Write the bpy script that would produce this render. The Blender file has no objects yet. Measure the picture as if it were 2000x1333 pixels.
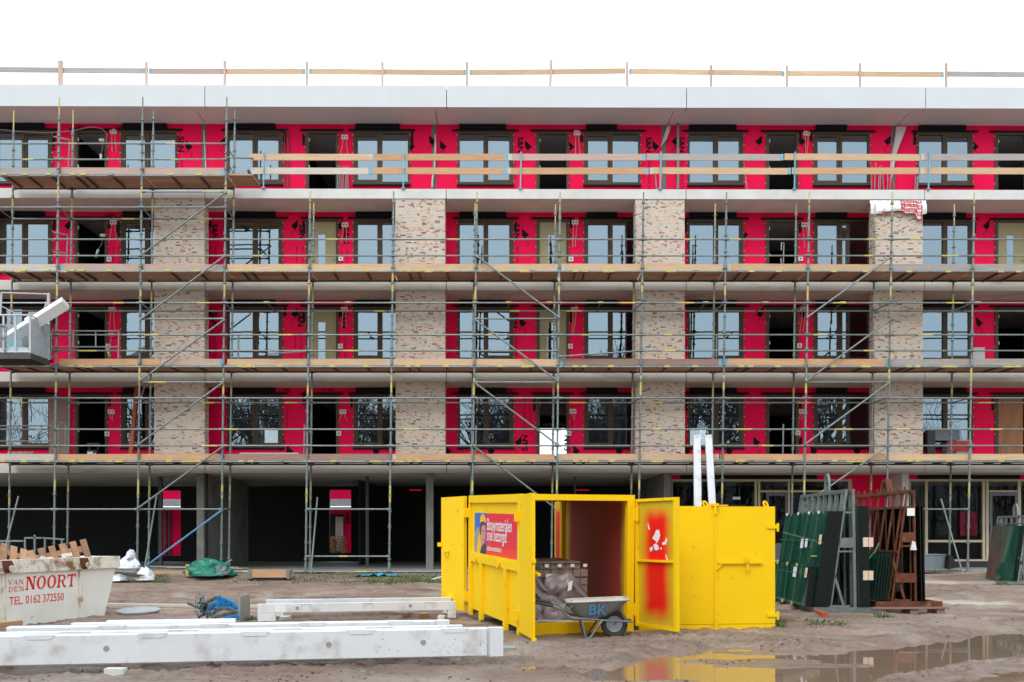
import bpy, math, random
import numpy as np
from mathutils import Vector, Matrix, noise
random.seed(7)
SC = bpy.context.scene
COL = SC.collection
rad = math.radians

# ---------------------------------------------------------------- camera
H = 1.45
cam_d = bpy.data.cameras.new('camera')
cam_d.sensor_width = 36.0
cam_d.lens = 34.2
cam_d.shift_y = (1040 - 666.5) / 2000
cam_d.clip_start = 0.1
cam_d.clip_end = 3000
cam = bpy.data.objects.new('camera', cam_d)
COL.objects.link(cam)
CAM_R = Matrix.Rotation(-0.008, 3, 'Z') @ Matrix.Rotation(rad(90), 3, 'X') @ Matrix.Rotation(-0.001, 3, 'Z')
cam.matrix_world = Matrix.Translation((0, 0, H)) @ CAM_R.to_4x4()
SC.camera = cam

# ---------------------------------------------------------------- sky, sun, exposure
world = bpy.data.worlds.new('World')
SC.world = world
world.use_nodes = True
wn, wl = world.node_tree.nodes, world.node_tree.links
wn.clear()
w_out = wn.new('ShaderNodeOutputWorld')
w_bg = wn.new('ShaderNodeBackground')
w_sky = wn.new('ShaderNodeTexSky')
w_sky.sky_type = 'NISHITA'
w_sky.sun_disc = False
SUN_EL, SUN_AZ = rad(48), rad(200)
w_sky.sun_elevation = SUN_EL
w_sky.sun_rotation = SUN_AZ
w_sky.air_density = 1.6
w_sky.dust_density = 5.0
w_mix = wn.new('ShaderNodeMixRGB')
w_mix.inputs['Fac'].default_value = 0.8
w_mix.inputs['Color2'].default_value = (8.3, 9.4, 10.4, 1)    # even cloud cover
wl.new(w_sky.outputs[0], w_mix.inputs['Color1'])
wl.new(w_mix.outputs[0], w_bg.inputs['Color'])
w_bg.inputs['Strength'].default_value = 0.15
wl.new(w_bg.outputs[0], w_out.inputs['Surface'])
sun_d = bpy.data.lights.new('sun', 'SUN')
sun_d.energy = 1.0
sun_d.angle = rad(35)
sun_d.color = (1.0, 0.96, 0.90)
sun = bpy.data.objects.new('sun', sun_d)
COL.objects.link(sun)
_sd = Vector((math.sin(SUN_AZ) * math.cos(SUN_EL), math.cos(SUN_AZ) * math.cos(SUN_EL), math.sin(SUN_EL)))
sun.rotation_euler = (-_sd).to_track_quat('-Z', 'Y').to_euler()
sun.location = (0, -10, 40)
SC.view_settings.view_transform = 'Standard'
SC.view_settings.look = 'None'
SC.view_settings.exposure = 0.38
SC.view_settings.gamma = 1.0
SC.view_settings.use_curve_mapping = False
SC.render.engine = 'CYCLES'
SC.cycles.max_bounces = 8
SC.cycles.transparent_max_bounces = 12
SC.cycles.caustics_reflective = False
SC.cycles.caustics_refractive = False

# ---------------------------------------------------------------- where a photographed point lies
def ray(u, v):
    return CAM_R @ Vector(((u - 1000) / 1900, (1040 - v) / 1900, -1.0))
def U(u, v, Y):
    d = ray(u, v)
    return Vector((0, 0, H)) + d * (Y / d.y)
def G(u, v, z=0.0):
    d = ray(u, v)
    return Vector((0, 0, H)) + d * ((z - H) / d.z)

# ---------------------------------------------------------------- materials
MATS = {}
def mat(name, c1, c2=None, scale=4.0, rough=0.6, metal=0.0, bump=0.0, bscale=30.0, stretch=(1, 1, 1), rnd=0.0,
        spec=0.5, lo=0.35, hi=0.65, c3=None, scale3=1.0, lo3=0.55, hi3=0.7):
    m = bpy.data.materials.new(name)
    m.use_nodes = True
    nt = m.node_tree
    N, L = nt.nodes, nt.links
    b = N['Principled BSDF']
    b.inputs['Roughness'].default_value = rough
    b.inputs['Metallic'].default_value = metal
    b.inputs['Specular IOR Level'].default_value = spec
    b.inputs['Base Color'].default_value = (*c1, 1)
    tc = N.new('ShaderNodeTexCoord')
    mp = N.new('ShaderNodeMapping')
    mp.inputs['Scale'].default_value = stretch
    L.new(tc.outputs['Object'], mp.inputs['Vector'])
    col = None
    if rnd:
        oi = N.new('ShaderNodeObjectInfo')
        ad = N.new('ShaderNodeVectorMath'); ad.operation = 'ADD'
        sc = N.new('ShaderNodeVectorMath'); sc.operation = 'SCALE'
        sc.inputs['Scale'].default_value = 37.0
        cmb = N.new('ShaderNodeCombineXYZ')
        L.new(oi.outputs['Random'], cmb.inputs[0]); L.new(oi.outputs['Random'], cmb.inputs[1])
        L.new(cmb.outputs[0], sc.inputs[0])
        L.new(mp.outputs[0], ad.inputs[0]); L.new(sc.outputs[0], ad.inputs[1])
        vec = ad.outputs[0]
    else:
        vec = mp.outputs[0]
    def layer(ca, cb, s, lo, hi):
        nz = N.new('ShaderNodeTexNoise')
        nz.inputs['Scale'].default_value = s
        nz.inputs['Detail'].default_value = 6
        nz.inputs['Roughness'].default_value = 0.6
        L.new(vec, nz.inputs['Vector'])
        mr = N.new('ShaderNodeMapRange')
        mr.inputs['From Min'].default_value = lo
        mr.inputs['From Max'].default_value = hi
        L.new(nz.outputs[0], mr.inputs['Value'])
        mx = N.new('ShaderNodeMixRGB')
        if isinstance(ca, tuple): mx.inputs['Color1'].default_value = (*ca, 1)
        else: L.new(ca, mx.inputs['Color1'])
        mx.inputs['Color2'].default_value = (*cb, 1)
        L.new(mr.outputs[0], mx.inputs['Fac'])
        return mx.outputs[0]
    if c2: col = layer(c1, c2, scale, lo, hi)
    if c3: col = layer(col if col else c1, c3, scale3, lo3, hi3)
    if rnd:
        mr = N.new('ShaderNodeMapRange')
        mr.inputs['To Min'].default_value = 1 - rnd
        mr.inputs['To Max'].default_value = 1 + rnd
        L.new(oi.outputs['Random'], mr.inputs['Value'])
        hs = N.new('ShaderNodeHueSaturation')
        L.new(mr.outputs[0], hs.inputs['Value'])
        if col: L.new(col, hs.inputs['Color'])
        else: hs.inputs['Color'].default_value = (*c1, 1)
        col = hs.outputs[0]
    if col: L.new(col, b.inputs['Base Color'])
    if bump:
        nb = N.new('ShaderNodeTexNoise')
        nb.inputs['Scale'].default_value = bscale
        nb.inputs['Detail'].default_value = 5
        L.new(vec, nb.inputs['Vector'])
        bp = N.new('ShaderNodeBump')
        bp.inputs['Strength'].default_value = bump
        bp.inputs['Distance'].default_value = 0.02
        L.new(nb.outputs[0], bp.inputs['Height'])
        L.new(bp.outputs[0], b.inputs['Normal'])
    MATS[name] = m
    return m

def glass_mat(name, tint, refl, fac, rough=0.0):
    m = bpy.data.materials.new(name)
    m.use_nodes = True
    N, L = m.node_tree.nodes, m.node_tree.links
    N.clear()
    out = N.new('ShaderNodeOutputMaterial')
    tr = N.new('ShaderNodeBsdfTransparent'); tr.inputs[0].default_value = (*tint, 1)
    gl = N.new('ShaderNodeBsdfGlossy'); gl.inputs['Color'].default_value = (*refl, 1); gl.inputs['Roughness'].default_value = rough
    lw = N.new('ShaderNodeLayerWeight'); lw.inputs['Blend'].default_value = 0.12
    mr = N.new('ShaderNodeMapRange')
    mr.inputs['To Min'].default_value = fac
    mr.inputs['To Max'].default_value = 1.0
    L.new(lw.outputs['Fresnel'], mr.inputs['Value'])
    mx = N.new('ShaderNodeMixShader')
    L.new(mr.outputs[0], mx.inputs[0]); L.new(tr.outputs[0], mx.inputs[1]); L.new(gl.outputs[0], mx.inputs[2])
    tc = N.new('ShaderNodeTexCoord')
    nz = N.new('ShaderNodeTexNoise'); nz.inputs['Scale'].default_value = 1.1
    bp = N.new('ShaderNodeBump'); bp.inputs['Strength'].default_value = 0.006; bp.inputs['Distance'].default_value = 0.05
    L.new(tc.outputs['Object'], nz.inputs['Vector']); L.new(nz.outputs[0], bp.inputs['Height']); L.new(bp.outputs[0], gl.inputs['Normal'])
    L.new(mx.outputs[0], out.inputs[0])
    MATS[name] = m
    return m

mat('concrete', (0.62, 0.62, 0.60), (0.54, 0.54, 0.52), scale=1.4, rough=0.8, bump=0.05, bscale=40, c3=(0.42, 0.41, 0.38), scale3=0.5, lo3=0.6, hi3=0.85)
mat('roof_panel', (0.575, 0.615, 0.635), (0.55, 0.585, 0.60), scale=0.9, rough=0.7, bump=0.03)
mat('concrete_shaded_stained', (0.56, 0.55, 0.51), (0.48, 0.465, 0.42), scale=1.1, rough=0.85, bump=0.08, bscale=40, c3=(0.20, 0.185, 0.155), scale3=0.9, lo3=0.55, hi3=0.80, stretch=(0.5, 1, 1.6))  # lower slabs: shade below the decks put into the tone, plus stains
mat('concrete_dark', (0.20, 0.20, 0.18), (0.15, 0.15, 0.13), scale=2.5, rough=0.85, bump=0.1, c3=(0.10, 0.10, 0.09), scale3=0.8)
mat('concrete_floor', (0.30, 0.31, 0.29), (0.22, 0.23, 0.21), scale=1.5, rough=0.75, bump=0.1, stretch=(0.4, 1, 1))
mat('interior_unlit', (0.020, 0.020, 0.020), (0.014, 0.014, 0.014), scale=1.0, rough=0.9)  # near-black colour holds the darkness of unlit rooms, not the concrete's own tone
mat('beam_white', (0.69, 0.71, 0.735), (0.63, 0.65, 0.665), scale=1.6, rough=0.75, bump=0.06, bscale=50, c3=(0.34, 0.30, 0.255), scale3=3.6, lo3=0.52, hi3=0.84)
mat('hole_dark', (0.30, 0.29, 0.28), rough=0.9)
mat('red_sheet', (0.92, 0.006, 0.088), (0.82, 0.004, 0.070), scale=0.8, rough=0.55, bump=0.55, bscale=2.6, spec=0.10, stretch=(1, 1, 0.5))
mat('print_black', (0.008, 0.005, 0.008), rough=0.6, spec=0.1)
mat('print_dark', (0.10, 0.005, 0.015), rough=0.6, spec=0.1)
mat('rubber', (0.006, 0.006, 0.009), rough=0.55, spec=0.15)
mat('frame_brown', (0.082, 0.058, 0.033), (0.068, 0.047, 0.027), scale=3, rough=0.5, bump=0.03, spec=0.25)
mat('door_olive', (0.30, 0.255, 0.115), (0.27, 0.23, 0.10), scale=2, rough=0.4)
mat('cream_paint', (0.58, 0.50, 0.33), (0.52, 0.45, 0.29), scale=3, rough=0.45)
mat('door_grey', (0.12, 0.12, 0.14), rough=0.4)
mat('plywood', (0.34, 0.145, 0.05), (0.24, 0.10, 0.035), scale=3, rough=0.6, stretch=(4, 4, 0.6))
mat('galv', (0.21, 0.245, 0.24), (0.145, 0.17, 0.162), scale=9, rough=0.45, metal=0.35, bump=0.04, rnd=0.12)
mat('galv_dark', (0.075, 0.078, 0.08), (0.05, 0.05, 0.05), scale=5, rough=0.55, metal=0.2)
mat('yellow_mark', (0.58, 0.50, 0.12), (0.36, 0.33, 0.16), scale=14, rough=0.5)
mat('blue_paint', (0.13, 0.34, 0.44), (0.22, 0.38, 0.44), scale=8, rough=0.5)
mat('blue_steel', (0.07, 0.20, 0.42), (0.12, 0.24, 0.40), scale=6, rough=0.45)
for nm, a, b in (('wood_orange', (0.55, 0.33, 0.18), (0.44, 0.25, 0.13)), ('wood_pale', (0.58, 0.41, 0.255), (0.48, 0.315, 0.185)),
                 ('wood_pink', (0.46, 0.34, 0.28), (0.38, 0.27, 0.22)), ('wood_grey', (0.40, 0.36, 0.335), (0.31, 0.28, 0.26)),
                 ('wood_brown', (0.30, 0.19, 0.15), (0.23, 0.14, 0.11)), ('wood_white', (0.54, 0.49, 0.425), (0.44, 0.385, 0.32))):
    mat(nm, a, b, scale=5, rough=0.7, stretch=(0.35, 7, 7), rnd=0.1, bump=0.12, bscale=8, c3=tuple(x * 0.5 for x in b), scale3=9, lo3=0.68, hi3=0.74)
mat('wood_post', (0.55, 0.40, 0.31), (0.42, 0.29, 0.22), scale=4, rough=0.7, stretch=(6, 6, 0.4), rnd=0.1)
mat('deck_wood', (0.50, 0.31, 0.205), (0.36, 0.22, 0.145), scale=3, rough=0.75, stretch=(0.4, 9, 9), rnd=0.2)
mat('pallet_wood', (0.40, 0.22, 0.12), (0.29, 0.155, 0.085), scale=6, rough=0.8, rnd=0.22)
mat('rusty', (0.17, 0.050, 0.020), (0.085, 0.028, 0.014), scale=9, rough=0.8, metal=0.1, bump=0.15, c3=(0.36, 0.13, 0.04), scale3=5, lo3=0.6, hi3=0.75)
mat('orange_paint', (0.50, 0.085, 0.03), (0.36, 0.07, 0.03), scale=8, rough=0.6)
mat('white_plastic', (0.78, 0.80, 0.82), (0.68, 0.70, 0.74), scale=3, rough=0.35, bump=0.2, bscale=6)
mat('white_board', (0.80, 0.81, 0.80), (0.74, 0.75, 0.74), scale=2, rough=0.4)
mat('socket', (0.62, 0.60, 0.55), rough=0.4)
mat('cable', (0.62, 0.42, 0.22), rough=0.5)
mat('cable_grey', (0.30, 0.31, 0.34), rough=0.5)
mat('yellow_paint', (0.90, 0.585, 0.006), (0.87, 0.55, 0.005), scale=1.2, rough=0.5, spec=0.16, bump=0.04, bscale=8, c3=(0.40, 0.23, 0.03), scale3=7.0, lo3=0.63, hi3=0.76)
mat('skip_paint', (0.84, 0.82, 0.75), (0.76, 0.74, 0.66), scale=2.0, rough=0.6, bump=0.08, bscale=12, c3=(0.33, 0.20, 0.11), scale3=5.0, lo3=0.62, hi3=0.78)
mat('skip_rim', (0.82, 0.77, 0.66), (0.70, 0.64, 0.52), scale=4.0, rough=0.65, bump=0.1, bscale=14, c3=(0.25, 0.095, 0.035), scale3=4.0, lo3=0.50, hi3=0.66)
mat('sign_red', (0.74, 0.012, 0.016), rough=0.4)
mat('sign_pinkred', (0.76, 0.018, 0.05), rough=0.4)
mat('sign_orange', (0.82, 0.05, 0.022), rough=0.4)
mat('sign_blue', (0.03, 0.13, 0.55), rough=0.4)
mat('sign_navy', (0.02, 0.03, 0.09), rough=0.4)
mat('sign_skin', (0.55, 0.26, 0.16), rough=0.5)
mat('sign_hair', (0.13, 0.02, 0.02), rough=0.5)
mat('sign_hat', (0.85, 0.47, 0.02), rough=0.4)
mat('white_print', (0.82, 0.82, 0.82), rough=0.4)
mat('tyre', (0.045, 0.038, 0.034), (0.075, 0.058, 0.048), scale=8, rough=0.85, bump=0.2)
mat('barrow_steel', (0.20, 0.22, 0.21), (0.27, 0.27, 0.25), scale=6, rough=0.6, metal=0.2, bump=0.08, c3=(0.16, 0.085, 0.05), scale3=6, lo3=0.58, hi3=0.68)
mat('barrow_in', (0.52, 0.50, 0.46), (0.40, 0.38, 0.34), scale=5, rough=0.7)
mat('barrow_blue', (0.06, 0.40, 0.75), (0.10, 0.30, 0.50), scale=16, rough=0.6, c3=(0.20, 0.2, 0.19), scale3=11, lo3=0.56, hi3=0.62)
mat('tarp_green', (0.016, 0.20, 0.125), (0.010, 0.14, 0.088), scale=3, rough=0.45)
mat('tarp_blue', (0.06, 0.42, 0.68), (0.05, 0.35, 0.60), scale=4, rough=0.45)
mat('bag_cyan', (0.08, 0.58, 0.74), (0.06, 0.48, 0.66), scale=4, rough=0.4)
mat('bright_blue', (0.02, 0.27, 0.72), (0.02, 0.22, 0.58), scale=6, rough=0.45)
mat('crate_grey', (0.30, 0.30, 0.27), (0.24, 0.24, 0.22), scale=4, rough=0.7)
mat('galv_pale', (0.50, 0.53, 0.545), (0.40, 0.43, 0.44), scale=6, rough=0.5)
mat('tub_zinc', (0.46, 0.49, 0.51), (0.36, 0.38, 0.40), scale=5, rough=0.5)
mat('tub_grey', (0.17, 0.21, 0.24), (0.14, 0.175, 0.20), scale=3, rough=0.6)
mat('sand', (0.55, 0.50, 0.42), (0.46, 0.41, 0.34), scale=10, rough=0.95)
mat('rubble', (0.42, 0.36, 0.30), (0.55, 0.52, 0.48), scale=6, rough=0.95, bump=0.2)
mat('stone_wrap', (0.26, 0.185, 0.155), (0.20, 0.145, 0.125), scale=5, rough=0.7, rnd=0.1)
mat('sticker', (0.80, 0.81, 0.84), rough=0.4)
mat('pad_cork', (0.66, 0.52, 0.40), rough=0.8)
mat('strap_green', (0.02, 0.17, 0.07), rough=0.5)
mat('grass_green', (0.060, 0.105, 0.026), (0.10, 0.135, 0.035), scale=9, rough=0.8)
mat('bark', (0.115, 0.103, 0.092), (0.08, 0.07, 0.062), scale=5, rough=0.9)
mat('black_plastic', (0.02, 0.02, 0.022), rough=0.4)
mat('net_red', (0.60, 0.04, 0.05), rough=0.6)
mat('lamp_green', (0.05, 0.65, 0.10), rough=0.4)
glass_mat('window_glass', (0.40, 0.44, 0.45), (0.68, 0.86, 0.98), 0.28)
glass_mat('shop_glass', (0.62, 0.64, 0.62), (0.55, 0.58, 0.6), 0.015)
mat('sheet_glass', (0.012, 0.060, 0.038), (0.020, 0.085, 0.055), scale=0.7, rough=0.035, spec=0.8, stretch=(1, 2.5, 0.6), c3=(0.055, 0.12, 0.095), scale3=1.3, lo3=0.45, hi3=0.8)  # paler streaks in the colour stand in for reflections on the panes
glass_mat('sheet_glass_clear', (0.62, 0.76, 0.72), (0.8, 0.9, 0.9), 0.05, 0.02)
mat('film', (0.25, 0.215, 0.225), (0.34, 0.30, 0.32), scale=5, rough=0.33, spec=0.7, bump=0.3, bscale=14)
MATS['film'].node_tree.nodes['Principled BSDF'].inputs['Alpha'].default_value = 0.80

def brick_mat():
    m = bpy.data.materials.new('brick_blend'); m.use_nodes = True
    N, L = m.node_tree.nodes, m.node_tree.links
    b = N['Principled BSDF']; b.inputs['Roughness'].default_value = 0.9
    g = N.new('ShaderNodeNewGeometry')
    r = N.new('ShaderNodeValToRGB'); r.color_ramp.interpolation = 'CONSTANT'
    e = r.color_ramp.elements
    stops = [(0.0, (0.55, 0.39, 0.28)), (0.12, (0.50, 0.32, 0.22)), (0.26, (0.53, 0.40, 0.31)), (0.36, (0.46, 0.29, 0.215)),
             (0.46, (0.52, 0.35, 0.25)), (0.62, (0.42, 0.245, 0.185)), (0.78, (0.32, 0.185, 0.16)), (0.93, (0.16, 0.13, 0.14))]
    e[0].position, e[0].color = stops[0][0], (*stops[0][1], 1)
    e[1].position, e[1].color = stops[1][0], (*stops[1][1], 1)
    for p, c in stops[2:]:
        x = e.new(p); x.color = (*c, 1)
    L.new(g.outputs['Random Per Island'], r.inputs['Fac'])
    tc = N.new('ShaderNodeTexCoord'); nz = N.new('ShaderNodeTexNoise'); nz.inputs['Scale'].default_value = 25
    L.new(tc.outputs['Object'], nz.inputs['Vector'])
    mx = N.new('ShaderNodeMixRGB'); mx.blend_type = 'OVERLAY'; mx.inputs['Fac'].default_value = 0.3
    L.new(r.outputs[0], mx.inputs['Color1']); L.new(nz.outputs[0], mx.inputs['Color2'])
    L.new(mx.outputs[0], b.inputs['Base Color'])
    MATS['brick_blend'] = m
brick_mat()
mat('brick_dark', (0.33, 0.19, 0.15), (0.19, 0.135, 0.135), scale=2.2, rough=0.9, rnd=0.3, lo=.45, hi=.55)
mat('brick_pale', (0.63, 0.555, 0.465), (0.57, 0.50, 0.42), scale=3.5, rough=0.9, bump=0.1)
mat('mortar', (0.57, 0.50, 0.425), (0.52, 0.455, 0.385), scale=6, rough=0.95)

def overspray_mat(name, base, spray, x0, x1, z0, z1, soft, axis):
    """old red paint with a soft yellow overspray round its edges; x0..z1 are the patch on the panel"""
    m = bpy.data.materials.new(name); m.use_nodes = True
    N, L = m.node_tree.nodes, m.node_tree.links
    b = N['Principled BSDF']; b.inputs['Roughness'].default_value = 0.55; b.inputs['Specular IOR Level'].default_value = 0.25
    tc = N.new('ShaderNodeTexCoord'); sp = N.new('ShaderNodeSeparateXYZ')
    L.new(tc.outputs['Object'], sp.inputs[0])
    nz = N.new('ShaderNodeTexNoise'); nz.inputs['Scale'].default_value = 3.0
    L.new(tc.outputs['Object'], nz.inputs['Vector'])
    def edge(out, lo, hi):
        mr = N.new('ShaderNodeMapRange'); mr.interpolation_type = 'SMOOTHSTEP'
        mr.inputs['From Min'].default_value = lo; mr.inputs['From Max'].default_value = hi
        L.new(out, mr.inputs['Value']); return mr.outputs[0]
    ad = N.new('ShaderNodeMath'); ad.operation = 'MULTIPLY_ADD'; ad.inputs[1].default_value = 0.12; ad.inputs[2].default_value = -0.06
    L.new(nz.outputs[0], ad.inputs[0])
    def jig(o):
        a = N.new('ShaderNodeMath'); L.new(o, a.inputs[0]); L.new(ad.outputs[0], a.inputs[1]); return a.outputs[0]
    X, Z = jig(sp.outputs[axis]), jig(sp.outputs[2])
    parts = [edge(X, x0, x0 + soft), edge(X, x1, x1 - soft), edge(Z, z0, z0 + soft), edge(Z, z1, z1 - soft)]
    cur = parts[0]
    for p in parts[1:]:
        mu = N.new('ShaderNodeMath'); mu.operation = 'MULTIPLY'; L.new(cur, mu.inputs[0]); L.new(p, mu.inputs[1]); cur = mu.outputs[0]
    mx = N.new('ShaderNodeMixRGB')
    mx.inputs['Color1'].default_value = (*base, 1); mx.inputs['Color2'].default_value = (*spray, 1)
    L.new(cur, mx.inputs['Fac'])
    L.new(mx.outputs[0], b.inputs['Base Color'])
    MATS[name] = m
    return m

# ---------------------------------------------------------------- mesh builder
ORG = {}
class MB:
    def __init__(s): s.v, s.f, s.m = [], [], []
    def add(s, vs, fs, mi=0):
        o = len(s.v)
        s.v.extend(tuple(p) for p in vs)
        s.f.extend(tuple(i + o for i in f) for f in fs)
        s.m.extend([mi] * len(fs))
        return s
    BF = ((0, 3, 2, 1), (4, 5, 6, 7), (0, 1, 5, 4), (1, 2, 6, 5), (2, 3, 7, 6), (3, 0, 4, 7))
    def box(s, x0, x1, y0, y1, z0, z1, mi=0):
        return s.add(((x0, y0, z0), (x1, y0, z0), (x1, y1, z0), (x0, y1, z0), (x0, y0, z1), (x1, y0, z1), (x1, y1, z1), (x0, y1, z1)), MB.BF, mi)
    def hexa(s, p8, mi=0): return s.add(p8, MB.BF, mi)
    def obox(s, c, size, R, mi=0):
        c = Vector(c); h = Vector(size) * 0.5
        vs = [c + R @ Vector((sx * h.x, sy * h.y, sz * h.z)) for sz in (-1, 1) for sx, sy in ((-1, -1), (1, -1), (1, 1), (-1, 1))]
        return s.add(vs, MB.BF, mi)
    def bar(s, p0, p1, w, h, mi=0, up=(0, 0, 1)):
        p0, p1 = Vector(p0), Vector(p1)
        d = (p1 - p0); L = d.length; d.normalize()
        side = d.cross(Vector(up))
        if side.length < 1e-4: side = d.cross(Vector((0, 1, 0)))
        side.normalize(); upv = side.cross(d)
        R = Matrix((d, side, upv)).transposed()
        return s.obox((p0 + p1) / 2, (L, w, h), R, mi)
    def tube(s, p0, p1, r, n=8, mi=0, r2=None, cap=True):
        p0, p1 = Vector(p0), Vector(p1); r2 = r if r2 is None else r2
        d = (p1 - p0).normalized()
        a = d.orthogonal().normalized(); b = d.cross(a)
        vs = []
        for p, q in ((p0, r), (p1, r2)):
            for i in range(n):
                t = 2 * math.pi * i / n
                vs.append(p + a * (math.cos(t) * q) + b * (math.sin(t) * q))
        fs = [(i, (i + 1) % n, n + (i + 1) % n, n + i) for i in range(n)]
        if cap: fs += [tuple(range(n - 1, -1, -1)), tuple(range(n, 2 * n))]
        return s.add(vs, fs, mi)
    def path(s, pts, r, n=8, mi=0, closed=False):
        pts = [Vector(p) for p in pts]
        rs = r if isinstance(r, (list, tuple)) else [r] * len(pts)
        k = len(pts); vs = []; a = None
        for i, p in enumerate(pts):
            if closed: d = (pts[(i + 1) % k] - pts[i - 1])
            else: d = (pts[min(i + 1, k - 1)] - pts[max(i - 1, 0)])
            d.normalize()
            if a is None: a = d.orthogonal().normalized()
            else:
                a = a - d * a.dot(d)
                if a.length < 1e-5: a = d.orthogonal()
                a.normalize()
            b = d.cross(a)
            for j in range(n):
                t = 2 * math.pi * j / n
                vs.append(p + a * (math.cos(t) * rs[i]) + b * (math.sin(t) * rs[i]))
        fs = []
        for i in range(k if closed else k - 1):
            q = ((i + 1) % k) * n
            for j in range(n):
                fs.append((i * n + j, i * n + (j + 1) % n, q + (j + 1) % n, q + j))
        if not closed: fs += [tuple(range(n - 1, -1, -1)), tuple(range((k - 1) * n, k * n))]
        return s.add(vs, fs, mi)
    def prism(s, poly, z0, z1, mi=0):
        n = len(poly)
        vs = [(x, y, z0) for x, y in poly] + [(x, y, z1) for x, y in poly]
        fs = [tuple(range(n - 1, -1, -1)), tuple(range(n, 2 * n))] + [(i, (i + 1) % n, n + (i + 1) % n, n + i) for i in range(n)]
        return s.add(vs, fs, mi)
    def plate(s, poly, y0, y1, mi=0):
        """outline in x,z given thickness along y (y0 faces the viewer)"""
        n = len(poly)
        vs = [(x, y0, z) for x, z in poly] + [(x, y1, z) for x, z in poly]
        fs = [tuple(range(n)), tuple(range(2 * n - 1, n - 1, -1))] + [(i, n + i, n + (i + 1) % n, (i + 1) % n) for i in range(n)]
        return s.add(vs, fs, mi)
    def grid(s, P, mi=0):
        r, c = len(P), len(P[0])
        return s.add([p for row in P for p in row], [(i * c + j, i * c + j + 1, (i + 1) * c + j + 1, (i + 1) * c + j) for i in range(r - 1) for j in range(c - 1)], mi)
    def lathe(s, prof, n=24, mi=0, M=None):
        vs = []
        for r, z in prof:
            for i in range(n):
                t = 2 * math.pi * i / n
                p = Vector((r * math.cos(t), r * math.sin(t), z))
                vs.append(M @ p if M else p)
        fs = [(i * n + j, i * n + (j + 1) % n, (i + 1) * n + (j + 1) % n, (i + 1) * n + j) for i in range(len(prof) - 1) for j in range(n)]
        return s.add(vs, fs, mi)
    def mesh(s, name, mats, off=(0, 0, 0), smooth=False, fix=True):
        me = bpy.data.meshes.new(name)
        ox, oy, oz = off
        me.from_pydata([(x - ox, y - oy, z - oz) for x, y, z in s.v], [], s.f)
        for m in (mats if isinstance(mats, (list, tuple)) else [mats]):
            me.materials.append(MATS[m])
        if any(s.m): me.polygons.foreach_set('material_index', s.m)
        if smooth:
            me.polygons.foreach_set('use_smooth', [True] * len(me.polygons))
            try: me.set_sharp_from_angle(angle=rad(40))
            except Exception: pass
        me.update()
        return me
    def build(s, name, mats, parent=None, smooth=False, kind=None, label=None):
        off = ORG.get(parent.name, (0, 0, 0)) if parent else (0, 0, 0)
        o = bpy.data.objects.new(name, s.mesh(name, mats, off, smooth))
        COL.objects.link(o)
        if parent:
            o.parent = parent
            if parent.name in ORG: ORG[o.name] = off
        if kind: o['kind'] = kind
        if label: o['label'] = label
        return o
    def single(s, name, mats, label, cat, group=None, smooth=False, kind=None):
        """a thing that is one mesh; its origin sits at its base"""
        A = np.array(s.v)
        org = ((A[:, 0].min() + A[:, 0].max()) / 2, (A[:, 1].min() + A[:, 1].max()) / 2, A[:, 2].min())
        o = bpy.data.objects.new(name, s.mesh(name, mats, org, smooth))
        o.location = org
        COL.objects.link(o)
        ORG[o.name] = org
        if label: o['label'] = label
        if cat: o['category'] = cat
        if group: o['group'] = group
        if kind: o['kind'] = kind
        return o

def thing(name, label, cat, loc=(0, 0, 0), rotz=0.0, group=None, local=False, rotx=0.0):
    o = bpy.data.objects.new(name, None)
    o.empty_display_size = 0.2
    o.location = loc
    o.rotation_euler = (rotx, 0, rotz)
    COL.objects.link(o)
    o['label'] = label; o['category'] = cat
    if group: o['group'] = group
    if not local: ORG[o.name] = tuple(loc)
    return o

def copy_part(o, parent, loc=None, rot=None):
    c = o.copy(); COL.objects.link(c); c.parent = parent
    if loc is not None: c.location = loc
    if rot is not None: c.rotation_euler = rot
    return c
def copy_tree(root, loc, rot, label=None):
    c = root.copy(); COL.objects.link(c)
    c.location = loc; c.rotation_euler = rot
    if label: c['label'] = label
    for ch in list(root.children):
        d = ch.copy(); COL.objects.link(d); d.parent = c
        for g in list(ch.children):
            e = g.copy(); COL.objects.link(e); e.parent = d
    return c

_TXT = {}
def text_geo(body, size=1.0, bold=0.0, align='LEFT', shear=0.0, space=1.0):
    """outline letters as triangles in x,y (z thickness added by the caller)"""
    key = (body, bold, align, shear, space)
    if key not in _TXT:
        cu = bpy.data.curves.new('lettering', 'FONT')
        cu.body = body; cu.size = 1.0; cu.align_x = align; cu.offset = bold; cu.shear = shear
        cu.space_character = space
        cu.resolution_u = 3
        ob = bpy.data.objects.new('lettering', cu)
        COL.objects.link(ob)
        bpy.context.view_layer.update()
        me = bpy.data.meshes.new_from_object(ob.evaluated_get(bpy.context.evaluated_depsgraph_get()))
        _TXT[key] = ([tuple(v.co) for v in me.vertices], [tuple(p.vertices) for p in me.polygons])
        bpy.data.meshes.remove(me)
        bpy.data.objects.remove(ob)
        bpy.data.curves.remove(cu)
    vs, fs = _TXT[key]
    return [(x * size, y * size) for x, y, z in vs], fs
def put_text(mb, body, org, xdir, ydir, size, mi=0, bold=0.0, align='LEFT', sx=1.0, shear=0.0, space=1.0):
    vs, fs = text_geo(body, size, bold, align, shear, space)
    org, xd, yd = Vector(org), Vector(xdir), Vector(ydir)
    mb.add([org + xd * (x * sx) + yd * y for x, y in vs], fs, mi)

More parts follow.
